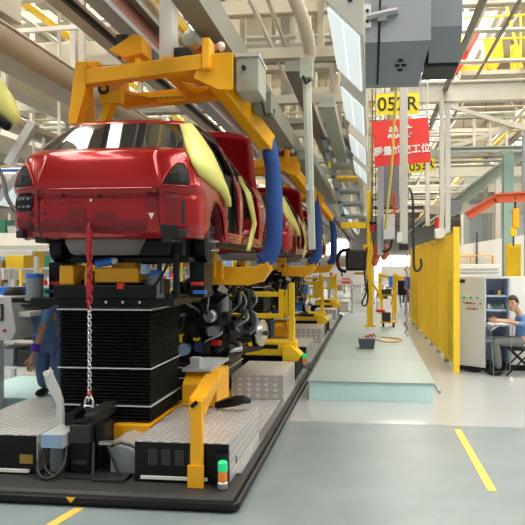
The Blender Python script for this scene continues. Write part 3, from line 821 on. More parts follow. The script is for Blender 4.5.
    B('cabin_carpet', 'dark', lambda b: b.box(-.74, .74, .9, 3.05, .07, .16), bevel=.02)
    B('rear_bulkhead', [cpi], lambda b: b.prism([(.85, .1), (1.05, .1), (.78, .70), (.70, .70)], 'x', -.62, .62))
    B('inner_pillar_trim', 'black', lambda b: b.box(.73, .76, 1.30, 1.85, .10, .70))
    # raised bonnet
    def bonnet(b):
        xs = [-.66 + 1.32 * i / 14 for i in range(15)]; V = []; F = []
        for i in range(9):
            k = i / 8
            for x in xs:
                tip = .10 * (abs(x) / .66) ** 3
                V.append((.08 + x * (1 - .05 * k), 3.22 - .30 * k + .05 * math.sin(k * math.pi), .74 + (.74 - tip) * k))
        n = 15
        for i in range(8):
            for j in range(14): F.append((i * n + j, i * n + j + 1, (i + 1) * n + j + 1, (i + 1) * n + j))
        b.add(V, F)
    o = B('bonnet', [cp], bonnet, smooth=True); s = o.modifiers.new('thickness', 'SOLIDIFY'); s.thickness = .02
    # yellow protective covers
    def ribbon(path):
        def f(b):
            V = []; F = []
            for (x, y, z, hw) in path:
                for k in (-1, -.4, .4, 1): V.append((x + (.0 if abs(k) == 1 else .018), y + hw * k, z))
            n = len(path)
            for i in range(n - 1):
                for j in range(3): F.append((i * 4 + j, i * 4 + j + 1, i * 4 + 5 + j, i * 4 + 4 + j))
            b.add(V, F)
        return f
    def gsurf(x, z):
        kk = min(1, max(0, (z - .76) / .335)); wr = .725 - .17 * kk ** 1.15; yr = .12 + .46 * kk
        if z < .76: return ysurf(x, z)
        r = min(1, abs(x) / (wr + .012)); return yr + .30 * (1 - (1 - r ** 3.2) ** (1 / 3.2))
    def flank(y, z):
        if z < .76: return interp(WR, z) + (interp(WS, z) - interp(WR, z)) * smooth((y - .25) / .8)
        kk = min(1, (z - .76) / .335); e_ = kk ** 1.15; wr = .725 - .17 * e_; ws = .745 - .17 * e_
        return wr + (ws - wr) * smooth((y - .12 - .46 * kk) / .7)
    LE = [(.53, .52, 1.03), (.565, .50, .96), (.635, .46, .84), (.70, .42, .73), (.755, .44, .62), (.80, .55, .53), (.825, .76, .46), (.845, .90, .39), (.845, .93, .33)]
    LE = [(x, min(y, gsurf(x, z) - .022) if i < 6 else y, z) for i, (x, y, z) in enumerate(LE)]
    RE = [(.53, .62, 1.045), (.57, .74, 1.02), (.61, .82, .93), (.65, .88, .84), (.70, .92, .74), (.74, .95, .64), (.79, .97, .53), (.82, .99, .43), (.83, 1.0, .34)]
    RE = [(max(x, flank(y, z) + .016), y, z) for x, y, z in RE]
    for sx in (1,):
        def cover(b):
            V = []; F = []
            for l, r_ in zip(LE, RE):
                for k in range(5):
                    q = k / 4; bul = .055 * math.sin(q * math.pi)
                    V.append((sx * (l[0] + (r_[0] - l[0]) * q + bul), l[1] + (r_[1] - l[1]) * q - bul, l[2] + (r_[2] - l[2]) * q))
            for i in range(len(LE) - 1):
                for k in range(4): F.append((i * 5 + k, i * 5 + k + 1, i * 5 + 6 + k, i * 5 + 5 + k))
            b.add(V, F)
        o = B('quarter_cover', 'lemon', cover, smooth=True); s = o.modifiers.new('thickness', 'SOLIDIFY'); s.thickness = .02; s.offset = 0
        p = [(.70, 2.25, .80, .05), (.76, 2.15, .70, .10), (.83, 2.12, .60, .15), (.855, 2.14, .48, .14), (.87, 2.2, .36, .10), (.88, 2.24, .26, .08), (.87, 2.14, .12, .08), (.86, 2.05, .0, .07), (.85, 2.0, -.06, .06)]
        o = B('sill_cover', 'lemon', ribbon([(sx * x, y, z, h) for x, y, z, h in p]), smooth=True); s = o.modifiers.new('thickness', 'SOLIDIFY'); s.thickness = .022; s.offset = 0
        return t


car = build_car('red car body with dark rear window, hanging nearest, tail towards the viewer')
dup(car, (0, PITCH, 0), 'second red car body, hanging behind the nearest red car')
dup(car, (0, 2 * PITCH, 0), 'third red car body, hanging farthest down the line')


# ------------------------------------------------------------------ overhead hangers
def hanger(label):
    t = thing('overhead_hanger', label, 'hanger', (XC, 6.0, 3.7), 'orange overhead hangers carrying the cars')
    def B(n, m, f, **k):
        b = MB(); f(b); return b.build(n, m, t, **k)
    y0, y1, z = 6.0, 6.98, 3.69
    xl, xr = -2.76, -1.60
    B('cross_beam', 'orange', lambda b: b.beam((xl - .03, y0, z - .11), (xr, y0, z - .0), .14, .145), bevel=.008)
    B('cross_beam', 'orange', lambda b: b.beam((xl - .03, y1, z - .09), (xr, y1, z - .01), .14, .145), bevel=.008)
    for x in (xl, xr):
        B('long_beam', 'orange', lambda b: b.box(x - .07, x + .07, y0 + .07, y1 - .07, z - .09, z + .09), bevel=.008)
        s = -1 if x == xl else 1
        B('gusset', 'orange', lambda b: b.prism([(x - s * .06, y0 + .05), (x - s * .50, y0 + .05), (x - s * .06, y0 + .5)], 'z', z - .085, z - .06))
        B('gusset', 'orange', lambda b: b.prism([(x - s * .06, y1 - .05), (x - s * .46, y1 - .05), (x - s * .06, y1 - .45)], 'z', z - .085, z - .06))
    B('joint_plate', 'orange', lambda b: b.box(-2.25, -2.21, y0 - .08, y0 + .08, z - .14, z + .05), bevel=.004)
    B('drop_post', 'orange', lambda b: b.box(-2.05, -1.93, y0 + .1, y1 - .1, z - .06, z + .12), bevel=.006)
    B('bracket_plate', 'orange', lambda b: b.prism([(-1.68, 3.54), (-1.62, 3.77), (-1.30, 3.77), (-1.30, 3.42), (-1.44, 3.42)], 'y', y0 - .05, y0 - .02), bevel=.004)
    B('pivot_post', 'orange', lambda b: b.box(-1.585, -1.505, y0 - .12, y0 + .08, 3.60, 3.90), bevel=.02)
    B('corner_post', 'orange', lambda b: b.prism([(-2.85, 3.73), (-2.75, 3.73), (-2.75, 3.45), (-2.84, 3.13), (-2.93, 3.13)], 'y', y0 - .08, y0 + .06), bevel=.004)
    B('clevis', 'yellow', lambda b: b.box(-2.72, -2.50, y0 + .15, y0 + .3, 3.38, 3.52), bevel=.02)
    B('stay', 'yellow', lambda b: b.beam((-2.58, y0 + .22, 3.46), (-2.78, y0 + .3, 3.10), .09, .09))
    B('clevis_pin', 'dark', lambda b: b.torus((-2.66, y0 + .14, 3.52), .045, .014, (0, 1, 0)))
    for k in range(4):
        B('guide_roller', 'yellow', lambda b: b.cyl((-2.30 + k * .06, y1 - .2, 3.54), (-2.30 + k * .06, y1 - .2, 3.58), .022, 10))
    B('roller_plate', 'yellow', lambda b: b.box(-2.42, -2.0, y1 - .25, y1 - .15, 3.58, 3.605))
    for s, xa, xb in ((1, -1.56, -1.15), (-1, -2.80, -3.25)):
        B('arm', 'orange', lambda b: b.beam((xa, y0 + .02, 3.66), (xb, 7.12, 3.12), .15, .19), bevel=.012)
        x = xb + (.02 if s > 0 else -.02)
        pts = [(x - s * .02, 7.13, 3.20), (x + s * .0, 7.13, 3.02), (x + s * .03, 7.13, 2.85), (x + s * .045, 7.12, 2.6), (x + s * .05, 7.11, 2.38), (x + s * .05, 7.1, 2.15), (x + s * .035, 7.1, 1.98), (x - s * .01, 7.08, 1.86), (x - s * .09, 7.06, 1.79)]
        B('blue_sleeve', 'sleeve', lambda b: b.stube(pts, [.075, .09, .088, .095, .098, .095, .10, .10, .095], 14), smooth=True)
        B('foot_arm', 'orange', lambda b: b.prism([(x - s * .0, 1.80), (x + s * .03, 1.70), (x - s * .07, 1.57), (x - s * .22, 1.53), (x - s * .66, 1.535), (x - s * .66, 1.70), (x - s * .42, 1.73), (x - s * .15, 1.74)], 'y', 6.98, 7.16), bevel=.012)
        B('support_pad', 'orange', lambda b: b.box(x - s * .66 - .07, x - s * .66 + .09, 6.88, 7.02, 1.62, 1.90), bevel=.012)
        B('pad_hook', 'orange', lambda b: b.box(x - s * .55 - .03, x - s * .55 + .05, 6.92, 6.99, 1.60, 1.80), bevel=.01)
        B('support_pin', 'dark', lambda b: b.cyl((x - s * .62, 6.86, 1.74), (x - s * .62, 6.90, 1.74), .03, 10))
    return t


hg = hanger('orange overhead hanger with blue sleeved arms carrying the nearest red car')
dup(hg, (0, PITCH, 0), 'orange hanger with blue sleeved arms carrying the second red car')
dup(hg, (0, 2 * PITCH, 0), 'orange hanger with blue sleeved arms carrying the third car')


def trolley(label):
    t = thing('rail_trolley', label, 'trolley', (XC, 6.4, 4.2), 'trolleys of the overhead rail')
    def B(n, m, f, **k):
        b = MB(); f(b); return b.build(n, m, t, **k)
    B('drop_column', 'greyl', lambda b: b.box(-2.14, -2.00, 6.3, 6.5, 3.78, 4.62), bevel=.006)
    B('yellow_cowl', 'orange', lambda b: b.prism([(-2.60, 3.90), (-2.44, 3.82), (-2.25, 3.86), (-2.25, 4.02), (-2.34, 4.05)], 'y', 6.12, 6.4), bevel=.006)
    B('drive_motor', 'greygreen', lambda b: b.lathe([(.03, -.02), (.075, 0), (.08, .03), (.08, .24), (.05, .26)], (-1.745, 6.02, 3.955), (.1, 1, 0), 18))
    B('gear_housing', 'greygreen', lambda b: b.box(-1.80, -1.68, 6.26, 6.5, 3.90, 4.02), bevel=.02)
    B('red_coupling', 'red', lambda b: b.cyl((-1.70, 6.18, 3.90), (-1.52, 6.18, 3.90), .035, 10))
    B('white_cap', 'white', lambda b: b.ball((-1.47, 6.18, 3.91), .045, .045, .045), smooth=True)
    B('motor_mount', 'dark', lambda b: b.box(-2.1, -1.52, 6.35, 6.5, 3.88, 3.98), bevel=.01)
    B('pick_up', 'dark', lambda b: b.prism([(-2.53, 3.84), (-2.47, 3.98), (-2.44, 4.08), (-2.56, 4.08)], 'y', 6.2, 6.26))
    return t


tr = trolley('grey trolley column with orange cowl and green motor above the nearest car')
dup(tr, (0, PITCH, 0), 'trolley with green motor above the second car')
dup(tr, (0, 2 * PITCH, 0), 'trolley above the third car')
# ------------------------------------------------------------------ teal walkway with tools
t = thing('walkway_platform', 'pale teal raised walkway in the aisle beside the assembly platforms', 'walkway', (0, 8.3, 0))
b = MB(); b.box(-.80, .79, 8.31, 20.2, 0, .235); b.build('plinth', 'teal', t)
for k in range(6):
    b = MB(); b.box(-.82, .81, 8.29 + k * 1.98, 8.29 + k * 1.98 + 1.972, .235, .25)
    b.build('deck_board', mat('teal_deck_%d' % (k % 3), [(.30, .37, .345), (.275, .345, .325), (.25, .32, .305)][k % 3], .4, var=.08, scale=2), t)
t = thing('edge_conduit', 'thin grey conduit on the floor beside the teal walkway', 'conduit', (.9, 8.5, 0))
b = MB(); b.tube([(.93, 8.9, .02), (.90, 14, .02), (.88, 19.5, .02)], .02, 6); b.build('pipe', 'greyd', t)
t = thing('tool_box', 'dark open tool box with red tools on the teal walkway', 'toolbox', (-.07, 11.7, .25))
b = MB(); b.prism([(-.20, .25), (.05, .25), (.08, .43), (-.23, .43)], 'y', 11.55, 11.85); b.build('tray', mat('slate_plastic', (.06, .075, .085), .5), t, bevel=.01)
b = MB(); b.box(-.235, .085, 11.54, 11.86, .43, .445); b.build('rim', 'greyd', t)
for k, (x, m) in enumerate(((-.1, 'redorange'), (-.04, 'red'), (.02, 'brown'))):
    b = MB(); b.tube([(x, 11.7, .44), (x + .02, 11.68, .48 + .02 * k), (x + .07, 11.66, .46)], .02, 6); b.build('tool', m, t)
b = MB(); b.stube([(.12, 12.9, .262), (.3, 12.6, .262), (.5, 12.65, .262), (.62, 13.0, .262), (.45, 13.3, .262), (.2, 13.4, .262)], .012, 6)
one('air_hose', b, 'orange', 'ochre air hose lying loose on the teal walkway', 'hose', smooth=True)
b = MB(); b.tube([(.70 + .035 * math.cos(k * 1.1), 13.2 + .0 * k, .30 + .0 * k + .035 * math.sin(k * 1.1) + k * .032) for k in range(70)], .010, 5)
one('coiled_hose', b, 'redorange', 'orange coiled air hose hanging to the walkway beside the fence', 'hose', smooth=True)
# tool trolley on the walkway
t = thing('tool_trolley', 'yellow two wheeled tool trolley with bottle on the walkway', 'trolley', (.42, 15.8, .25))
def B(n, m, f, **k):
    b = MB(); f(b); return b.build(n, m, t, **k)
for x in (.27, .52):
    B('upright', 'yellow', lambda b: b.box(x - .015, x + .015, 15.78, 15.82, .33, 1.05))
    B('wheel', 'black', lambda b: b.cyl((x - .0, 15.70, .325), (x + .05, 15.70, .325), .075, 14))
B('cross_bar', 'yellow', lambda b: b.box(.26, .53, 15.78, 15.82, 1.0, 1.05))
B('base_tray', 'yellow', lambda b: b.box(.22, .62, 15.6, 15.95, .36, .40))
B('battery_box', 'dark', lambda b: b.box(.27, .47, 15.58, 15.8, .40, .62), bevel=.01)
B('red_tray', 'red', lambda b: b.box(.12, .34, 15.6, 15.9, .62, .68), bevel=.01)
B('white_bottle', 'white', lambda b: b.lathe([(.05, 0), (.055, .02), (.055, .2), (.02, .26), (.02, .3)], (.17, 15.7, .68), n=12))
B('handle', 'orange', lambda b: b.tube([(.58, 15.8, .4), (.60, 15.8, 1.1), (.50, 15.8, 1.15)], .015, 6))
B('cabinet_head', 'dark', lambda b: b.box(.33, .50, 15.7, 15.85, 1.05, 1.18), bevel=.01)
# yellow post with black monitor box
t = thing('yellow_post', 'tall yellow post standing on the teal walkway with coiled black cables', 'post', (-.03, 16, .25))
B('post', 'yellow', lambda b: b.box(-.10, .05, 15.93, 16.07, .25, 3.6), bevel=.01)
B('foot_plate', 'yellow', lambda b: b.box(-.17, .12, 15.85, 16.15, .25, .28))
B('clamp', 'yellow', lambda b: b.box(-.20, .12, 15.9, 16.1, 2.14, 2.26), bevel=.01)
B('bracket', 'yellow', lambda b: b.box(-.42, .0, 15.9, 16.0, 1.52, 1.58))
B('cable', 'black', lambda b: b.stube([(-.10, 15.9, 2.2), (-.16, 15.88, 1.6), (-.12, 15.88, 1.1), (-.22, 15.88, .85), (-.16, 15.88, .75), (-.08, 15.9, .9), (-.09, 15.9, 1.4)], .02, 6), smooth=True)
B('cable', 'black', lambda b: b.stube([(.06, 15.9, 3.4), (.0, 15.88, 3.0), (.03, 15.88, 2.6), (.08, 15.88, 2.2)], .018, 6), smooth=True)
B('yellow_lever', 'yellow', lambda b: b.beam((.04, 15.95, 1.3), (.28, 15.9, .95), .06, .06))
t = thing('black_fan_box', 'black box with a thick cable loop mounted on the yellow post', 'box', (-.4, 15.9, 1.6))
B('housing', 'black', lambda b: b.box(-.62, -.12, 15.7, 16.0, 1.62, 2.14), bevel=.06)
B('grille', 'dark', lambda b: b.box(-.56, -.18, 15.69, 15.70, 1.68, 2.08))
B('cable_loop', 'black', lambda b: b.stube([(-.5, 15.75, 2.14), (-.72, 15.75, 2.1), (-.82, 15.75, 1.9), (-.76, 15.75, 1.66), (-.6, 15.75, 1.6)], .045, 8), smooth=True)
B('red_plug', 'red', lambda b: b.tube([(-.80, 15.74, 1.86), (-.76, 15.74, 1.65)], .03, 6))
B('plug_lead', 'dark', lambda b: b.tube([(-.74, 15.74, 1.66), (-.70, 15.74, 1.48)], .02, 6))

# ------------------------------------------------------------------ yellow fence
for i in range(8):
    yA = 10.7 + i * 1.2; yB = yA + 1.16
    xA = 1.385 - (yA - 10.7) * .0165; xB = 1.385 - (yB - 10.7) * .0165
    zt = 2.27 if i > 0 else 2.33
    t = thing('fence_panel', 'yellow mesh fence panel, ' + ['nearest, beside the control cabinet', 'second along from the control cabinet', 'third along from the control cabinet', 'fourth along from the control cabinet', 'fifth along from the control cabinet', 'sixth along from the control cabinet', 'seventh along, next to the last', 'farthest of the row'][i], 'fence', (xA, yA, 0), 'yellow fence along the aisle')
    def bw(b, u0, u1, z0, z1, th):
        L_ = yB - yA
        f = lambda u: (xA + (xB - xA) * u / L_, yA + u)
        p = [f(u0), f(u1)]
        b.hexa([(p[0][0] - th, p[0][1], z0), (p[0][0] + th, p[0][1], z0), (p[1][0] + th, p[1][1], z0), (p[1][0] - th, p[1][1], z0),
                (p[0][0] - th, p[0][1], z1), (p[0][0] + th, p[0][1], z1), (p[1][0] + th, p[1][1], z1), (p[1][0] - th, p[1][1], z1)])
    b = MB(); bw(b, .02, 1.14, .10, .14, .02); bw(b, .02, 1.14, zt - .05, zt, .02); bw(b, .02, .06, .10, zt, .02); bw(b, 1.10, 1.14, .10, zt, .02); b.build('frame', 'fence', t)
    b = MB()
    for k in range(30): bw(b, .06 + k * .035, .06 + k * .035 + .012, .12, zt - .02, .004)
    for k in range(12): bw(b, .05, 1.11, .2 + k * .18, .206 + k * .18, .004)
    b.build('wire_mesh', 'fence', t)
    b = MB(); bw(b, -.03, .02, 0 if i else .0, zt + (.05 if i == 0 else .03), .04 if i else .05); b.build('post', 'fence', t)
    b = MB(); bw(b, -.04, .04, 0, .05, .045); b.build('foot', 'beam' if i else 'fence', t)

# ------------------------------------------------------------------ control cabinet
t = thing('control_cabinet', 'grey control cabinet with push buttons on its open door, beside the yellow fence', 'cabinet', (2.0, 11.2, 0))
for x0, x1, y0, y1, z0, z1, n in ((1.48, 2.85, 11.0, 11.5, 0.0, .10, 'plinth'), (1.48, 2.85, 11.46, 11.5, .10, 1.56, 'back_panel'), (1.48, 1.51, 11.0, 11.46, .10, 1.56, 'side_panel'), (2.82, 2.85, 11.0, 11.46, .10, 1.56, 'side_panel'), (1.51, 2.82, 11.0, 11.46, 1.53, 1.56, 'roof_panel'), (2.27, 2.30, 11.0, 11.46, .10, 1.53, 'divider')):
    B(n, 'black' if n == 'plinth' else (mat('cabinet_blue', (.50, .62, .80), .5) if n in ('back_panel', 'divider') else 'greyl'), lambda b: b.box(x0, x1, y0, y1, z0, z1))
B('closed_door', 'white', lambda b: b.box(2.29, 2.86, 10.97, 11.0, .10, 1.56), bevel=.004)
for k, z in enumerate((.45, .72, .98, 1.22)):
    B('inner_shelf', mat('cabinet_blue', (.5, .62, .8), .5), lambda b: b.box(1.52, 2.26, 11.08, 11.44, z, z + .03))
    B('cable_duct', 'navy' if k % 2 else 'greyd', lambda b: b.box(1.55, 2.24, 11.2, 11.3, z + .03, z + .09))
for k in range(7):
    B('relay', ['greyd', 'green', 'greyl', 'dark', 'green', 'yellow', 'greyd'][k], lambda b: b.box(1.86 + k * .055, 1.90 + k * .055, 11.15, 11.22, 1.25 if k % 2 else 1.02, 1.33 if k % 2 else 1.10))
B('yellow_unit', 'orange', lambda b: b.box(1.98, 2.18, 11.05, 11.2, .75, .82), bevel=.01)
dr = None
xf = Matrix.Translation((1.47, 10.98, 0)) @ Matrix.Rotation(R(-40), 4, 'Z')
b = MB(); b.xf = xf; b.box(0, .50, -.03, 0, .09, 1.56); dr = b.build('door', 'greyl', t, bevel=.004)
for r_ in range(3):
    for k in range(6):
        if (r_ * 7 + k * 3) % 5 == 4: continue
        b = MB(); b.xf = xf; b.cyl((.12 + k * .06, -.03, 1.22 - r_ * .09), (.12 + k * .06, -.045, 1.22 - r_ * .09), .017, 10)
        b.build('push_button', [['green', 'greyl', 'green', 'red', 'green', 'greyl'], ['redorange', 'dark', 'dark', 'red', 'dark', 'brown'], ['redorange', 'brown', 'red', 'dark', 'brown', 'dark']][r_][k], dr)
b = MB(); b.xf = xf; b.box(.06, .16, -.036, -.03, 1.205, 1.235); b.build('display', GREENL, dr)
b = MB(); b.xf = xf; b.box(.02, .13, -.036, -.03, 1.46, 1.52); b.build('nameplate', 'ink', dr)
b = MB(); b.xf = xf; b.tube([(.05, -.02, .05), (.28, -.05, .035), (.42, -.02, .05)], .03, 8); b.build('door_cable', 'black', dr)
t = thing('white_case', 'long white ribbed case lying on top of the grey control cabinet', 'case', (1.8, 11.2, 1.56))
B('body', 'white', lambda b: b.prism([(1.42, 1.56), (2.16, 1.56), (2.14, 1.77), (1.48, 1.77)], 'y', 11.05, 11.4), bevel=.01)
B('grey_stripe', 'grey', lambda b: b.box(1.50, 2.12, 11.035, 11.05, 1.62, 1.64))
B('grey_stripe', 'grey', lambda b: b.box(1.50, 2.12, 11.035, 11.05, 1.68, 1.70))
t = thing('folding_table', 'small white folding table in front of the open cabinet bay', 'table', (1.98, 10.5, 0))
B('table_top', 'white', lambda b: b.box(1.86, 2.24, 10.40, 10.68, .81, .828), bevel=.005)
for y in (10.42, 10.68):
    B('brace', 'white', lambda b: b.beam((1.88, y, .72), (2.02, y, .81), .012, .012))
    B('leg', 'greyd', lambda b: b.beam((1.88, y, .81), (1.93, y, .0), .010, .010))
    B('leg', 'greyd', lambda b: b.beam((2.22, y, .81), (2.17, y, .0), .010, .010))
t = thing('folding_chair', 'black folding chair under the seated man', 'chair', (2.42, 10.6, 0))
B('seat', 'black', lambda b: b.box(2.18, 2.58, 10.40, 10.80, .405, .435), bevel=.01)
B('backrest', 'black', lambda b: b.beam((2.585, 10.6, .62), (2.63, 10.6, .86), .38, .02, (1, 0, 0)))
for y in (10.41, 10.79):
    B('leg', 'black', lambda b: b.tube([(2.20, y, .42), (2.62, y, .012)], .014, 6))
    B('leg', 'black', lambda b: b.tube([(2.64, y, .88), (2.54, y, .44), (2.12, y, .012)], .014, 6))
b = MB(); b.lathe([(.028, 0), (.03, .005), (.026, .06), (0, .062)], (2.10, 9.95, 0), n=10)
one('paper_cup', b, 'white', 'small white paper cup on the floor before the folding chair', 'cup')


# ------------------------------------------------------------------ people
def skin(name, vs, es, m, parent, sub=2, root=0):
    off = wloc(parent)
    me = bpy.data.meshes.new(name); me.from_pydata([(x - off.x, y - off.y, z - off.z) for x, y, z, r in vs], es, [])
    o = bpy.data.objects.new(name, me); COL.objects.link(o); o.parent = parent
    sk = o.modifiers.new('skin', 'SKIN'); sk.use_smooth_shade = True
    d = me.skin_vertices[0].data
    for i, v in enumerate(vs):
        r = v[3]; d[i].radius = r if isinstance(r, tuple) else (r, r); d[i].use_root = i == root
    s = o.modifiers.new('sub', 'SUBSURF'); s.levels = sub; s.render_levels = sub
    me.materials.append(M[m])
    return o


def chain(*pts): return list(pts), [(i, i + 1) for i in range(len(pts) - 1)]


def hand_chains(wr, d, up, s=1.0):
    """vertices and edges of palm and five fingers starting from wrist wr, pointing along d, thumb towards up"""
    wr = Vector(wr); d = Vector(d).normalized(); up = Vector(up); side = (up - d * up.dot(d)).normalized(); nrm = d.cross(side)
    V = []; E = []
    base = len(V); V.append((*(wr + d * .045 * s), .026 * s))
    for k, (o, L) in enumerate(((.030, .070), (.010, .078), (-.010, .072), (-.030, .056))):
        p0 = wr + d * .085 * s + side * o * s; p1 = p0 + d * L * .5 * s + nrm * .008 * s; p2 = p1 + (d * .6 + nrm * .6).normalized() * L * .5 * s
        i = len(V); V += [(*p0, .010 * s), (*p1, .009 * s), (*p2, .007 * s)]; E += [(base, i), (i, i + 1), (i + 1, i + 2)]
    p0 = wr + d * .035 * s + side * .035 * s; p1 = p0 + (d + side * .7).normalized() * .04 * s; p2 = p1 + (d + side * .1 + nrm * .4).normalized() * .03 * s
    i = len(V); V += [(*p0, .012 * s), (*p1, .010 * s), (*p2, .008 * s)]; E += [(base, i), (i, i + 1), (i + 1, i + 2)]
    return V, E


def join(V, E, at, V2, E2):
    n = len(V); V += V2; E += [(a + n, c + n) for a, c in E2]; E.append((at, n)); return V, E


def head_parts(root, c, fwd, s=1.0):
    """face details and hair round head centre c, looking along fwd"""
    c = Vector(c); f = Vector(fwd).normalized(); z = Vector((0, 0, 1)); z = (z - f * z.dot(f)).normalized(); x = f.cross(z)
    m = Matrix((x, f, z)).transposed().to_4x4(); m.translation = c
    def P(n, mm, fn, **k):
        b = MB(); b.xf = m; fn(b); return b.build(n, mm, root, **k)
    P('face', 'skin', lambda b: (b.ball((0, .012 * s, .01 * s), .074 * s, .092 * s, .112 * s, 18, 14), b.ball((0, .045 * s, -.065 * s), .05 * s, .045 * s, .045 * s, 12, 8), b.tube([(0, .098 * s, .02 * s), (0, .118 * s, -.018 * s), (0, .10 * s, -.026 * s)], [.008 * s, .014 * s, .006 * s], 8)), smooth=True)
    for k in (-1, 1):
        P('eye', 'ink', lambda b: b.ball((k * .03 * s, .096 * s, .018 * s), .011 * s, .006 * s, .006 * s, 8, 6))
        P('eyebrow', 'hair', lambda b: b.beam((k * .016 * s, .099 * s, .038 * s), (k * .045 * s, .092 * s, .040 * s), .008 * s, .007 * s))
        P('ear', 'skin', lambda b: b.ball((k * .077 * s, .0, .0), .011 * s, .02 * s, .03 * s, 8, 6), smooth=True)
    P('mouth', mat('lips', (.34, .12, .10), .5), lambda b: b.ball((0, .090 * s, -.052 * s), .022 * s, .006 * s, .006 * s, 8, 6))
    def hair(b):
        V = []; F = []; n = 18; mm_ = 8
        for i in range(mm_ + 1):
            for k in range(n):
                a = 2 * math.pi * k / n; fr = math.sin(a)
                lim = R(58) if fr > .35 else R(80 + 32 * max(0, -fr))
                t = lim * i / mm_; r = 1.10
                V.append((.078 * s * r * math.sin(t) * math.cos(a), .004 * s + .096 * s * r * math.sin(t) * math.sin(a), .014 * s + .118 * s * r * math.cos(t)))
        for i in range(mm_):
            for k in range(n): F.append((i * n + k, (i + 1) * n + k, (i + 1) * n + (k + 1) % n, i * n + (k + 1) % n))
        b.add(V, F)
    o = P('hair', 'hair', hair, smooth=True); q = o.modifiers.new('thick', 'SOLIDIFY'); q.thickness = .012; q.offset = 0


# seated man
t = thing('person', 'man with black hair in a blue shirt, seated at the open control cabinet', 'person', (2.4, 10.6, 0))
V = [(2.40, 10.6, .52, .10), (2.44, 10.6, .70, .10), (2.42, 10.59, .86, .10), (2.36, 10.57, .97, .05), (2.30, 10.54, 1.05, .05), (2.27, 10.53, 1.12, .06)]
E = [(0, 1), (1, 2), (2, 3), (3, 4), (4, 5)]
for y, hy in ((10.40, 10.44), (10.78, 10.66)):
    i = len(V); V += [(2.40, y, .90, .05), (2.37, y - .02, .80, .042), (2.29, y - .03, .86 - .02, .036), (2.12, hy, .865, .028), (2.04, hy, .868, .023)]
    E += [(2, i)] + [(i + k, i + k + 1) for k in range(4)]
    V, E = join(V, E, i + 4, *hand_chains((2.04, hy, .868), (-1, .1, -.08), (0, .4 if y < 10.6 else -.4, 1)))
for y in (10.50, 10.70):
    i = len(V); V += [(2.34, y, .51, .075), (1.97, y - .02, .53, .055), (2.02, y - .02, .12, .036)]; E += [(0, i), (i, i + 1), (i + 1, i + 2)]
skin('body', V, E, 'skin', t)
V = [(2.40, 10.6, .48, .15), (2.45, 10.6, .70, .14), (2.43, 10.59, .85, .135), (2.37, 10.575, .955, .075)]; E = [(0, 1), (1, 2), (2, 3)]
for y in (10.40, 10.78):
    i = len(V); V += [(2.41, y, .90, .072), (2.37, y - .02, .80, .062), (2.27, y - .03, .835, .055)]; E += [(2, i), (i, i + 1), (i + 1, i + 2)]
skin('shirt', V, E, 'shirt', t)
V = [(2.41, 10.6, .53, .12)]; E = []
for y in (10.50, 10.70):
    i = len(V); V += [(2.33, y, .525, .095), (1.97, y - .02, .54, .072), (1.99, y - .02, .34, .065), (2.02, y - .02, .10, .058)]; E += [(0, i)] + [(i + k, i + k + 1) for k in range(3)]
skin('trousers', V, E, 'trouser', t)
for y in (10.48, 10.68):
    b = MB(); b.ball((1.96, y, .045), .13, .05, .045); b.build('shoe', 'black', t, smooth=True)
head_parts(t, (2.245, 10.515, 1.135), (-.55, -.83, -.08))

# standing worker behind the bellows
t = thing('person', 'worker in blue overalls with a purple wristband, bending behind the black bellows', 'person', (-3.93, 7.7, .25))
zf = .25
V = [(-3.90, 7.72, .95, .11), (-3.92, 7.66, 1.12, .11), (-3.97, 7.56, 1.29, .11), (-4.03, 7.50, 1.36, .05), (-4.08, 7.46, 1.38, .05), (-4.13, 7.42, 1.37, .06)]
E = [(0, 1), (1, 2), (2, 3), (3, 4), (4, 5)]
for s_, x in ((1, -3.86), (-1, -3.98)):
    yo = 0 if s_ > 0 else .42
    i = len(V); V += [(x, 7.56 + yo * .4, 1.25, .05), (x + .0, 7.44 + yo, 1.06, .042), (x + .0, 7.38 + yo, .95, .038), (x - .04, 7.34 + yo, .80, .028), (x - .05, 7.33 + yo, .755, .024)]
    E += [(2, i)] + [(i + k, i + k + 1) for k in range(4)]
    V, E = join(V, E, i + 4, *hand_chains((x - .05, 7.33 + yo, .755), (-.2, -.1, -1), (-1, 0, .2), 1.15))
for y in (-.10, .10):
    i = len(V); V += [(-3.90 + y, 7.74, .88, .075), (-3.91 + y, 7.70, .60, .05), (-3.90 + y, 7.76, .32, .036)]; E += [(0, i), (i, i + 1), (i + 1, i + 2)]
skin('body', V, E, 'skin', t)
V = [(-3.90, 7.73, .84, .155), (-3.92, 7.66, 1.12, .16), (-3.97, 7.57, 1.285, .14), (-4.02, 7.52, 1.34, .075)]; E = [(0, 1), (1, 2), (2, 3)]
for x, yo in ((-3.86, 0), (-3.98, .42)):
    i = len(V); V += [(x, 7.56 + yo * .4, 1.25, .085), (x, 7.46 + yo, 1.08, .070)]; E += [(2, i), (i, i + 1)]
skin('shirt', V, E, 'shirt', t)
V = [(-3.90, 7.73, .92, .14)]; E = []
for y in (-.10, .10):
    i = len(V); V += [(-3.90 + y, 7.74, .86, .105), (-3.91 + y, 7.70, .60, .085), (-3.90 + y, 7.76, .33, .075)]; E += [(0, i), (i, i + 1), (i + 1, i + 2)]
skin('trousers', V, E, 'overall', t)
b = MB(); b.cyl((-3.88, 7.355, .89), (-3.90, 7.345, .81), .048, 12); b.build('wristband', 'purple', t)
for y in (-.10, .10):
    b = MB(); b.ball((-3.90 + y, 7.70, zf + .045), .055, .13, .045); b.build('shoe', 'black', t, smooth=True)
head_parts(t, (-4.15, 7.42, 1.385), (-.5, -.5, -.75))

t.location.x += .24; t.location.y -= .72
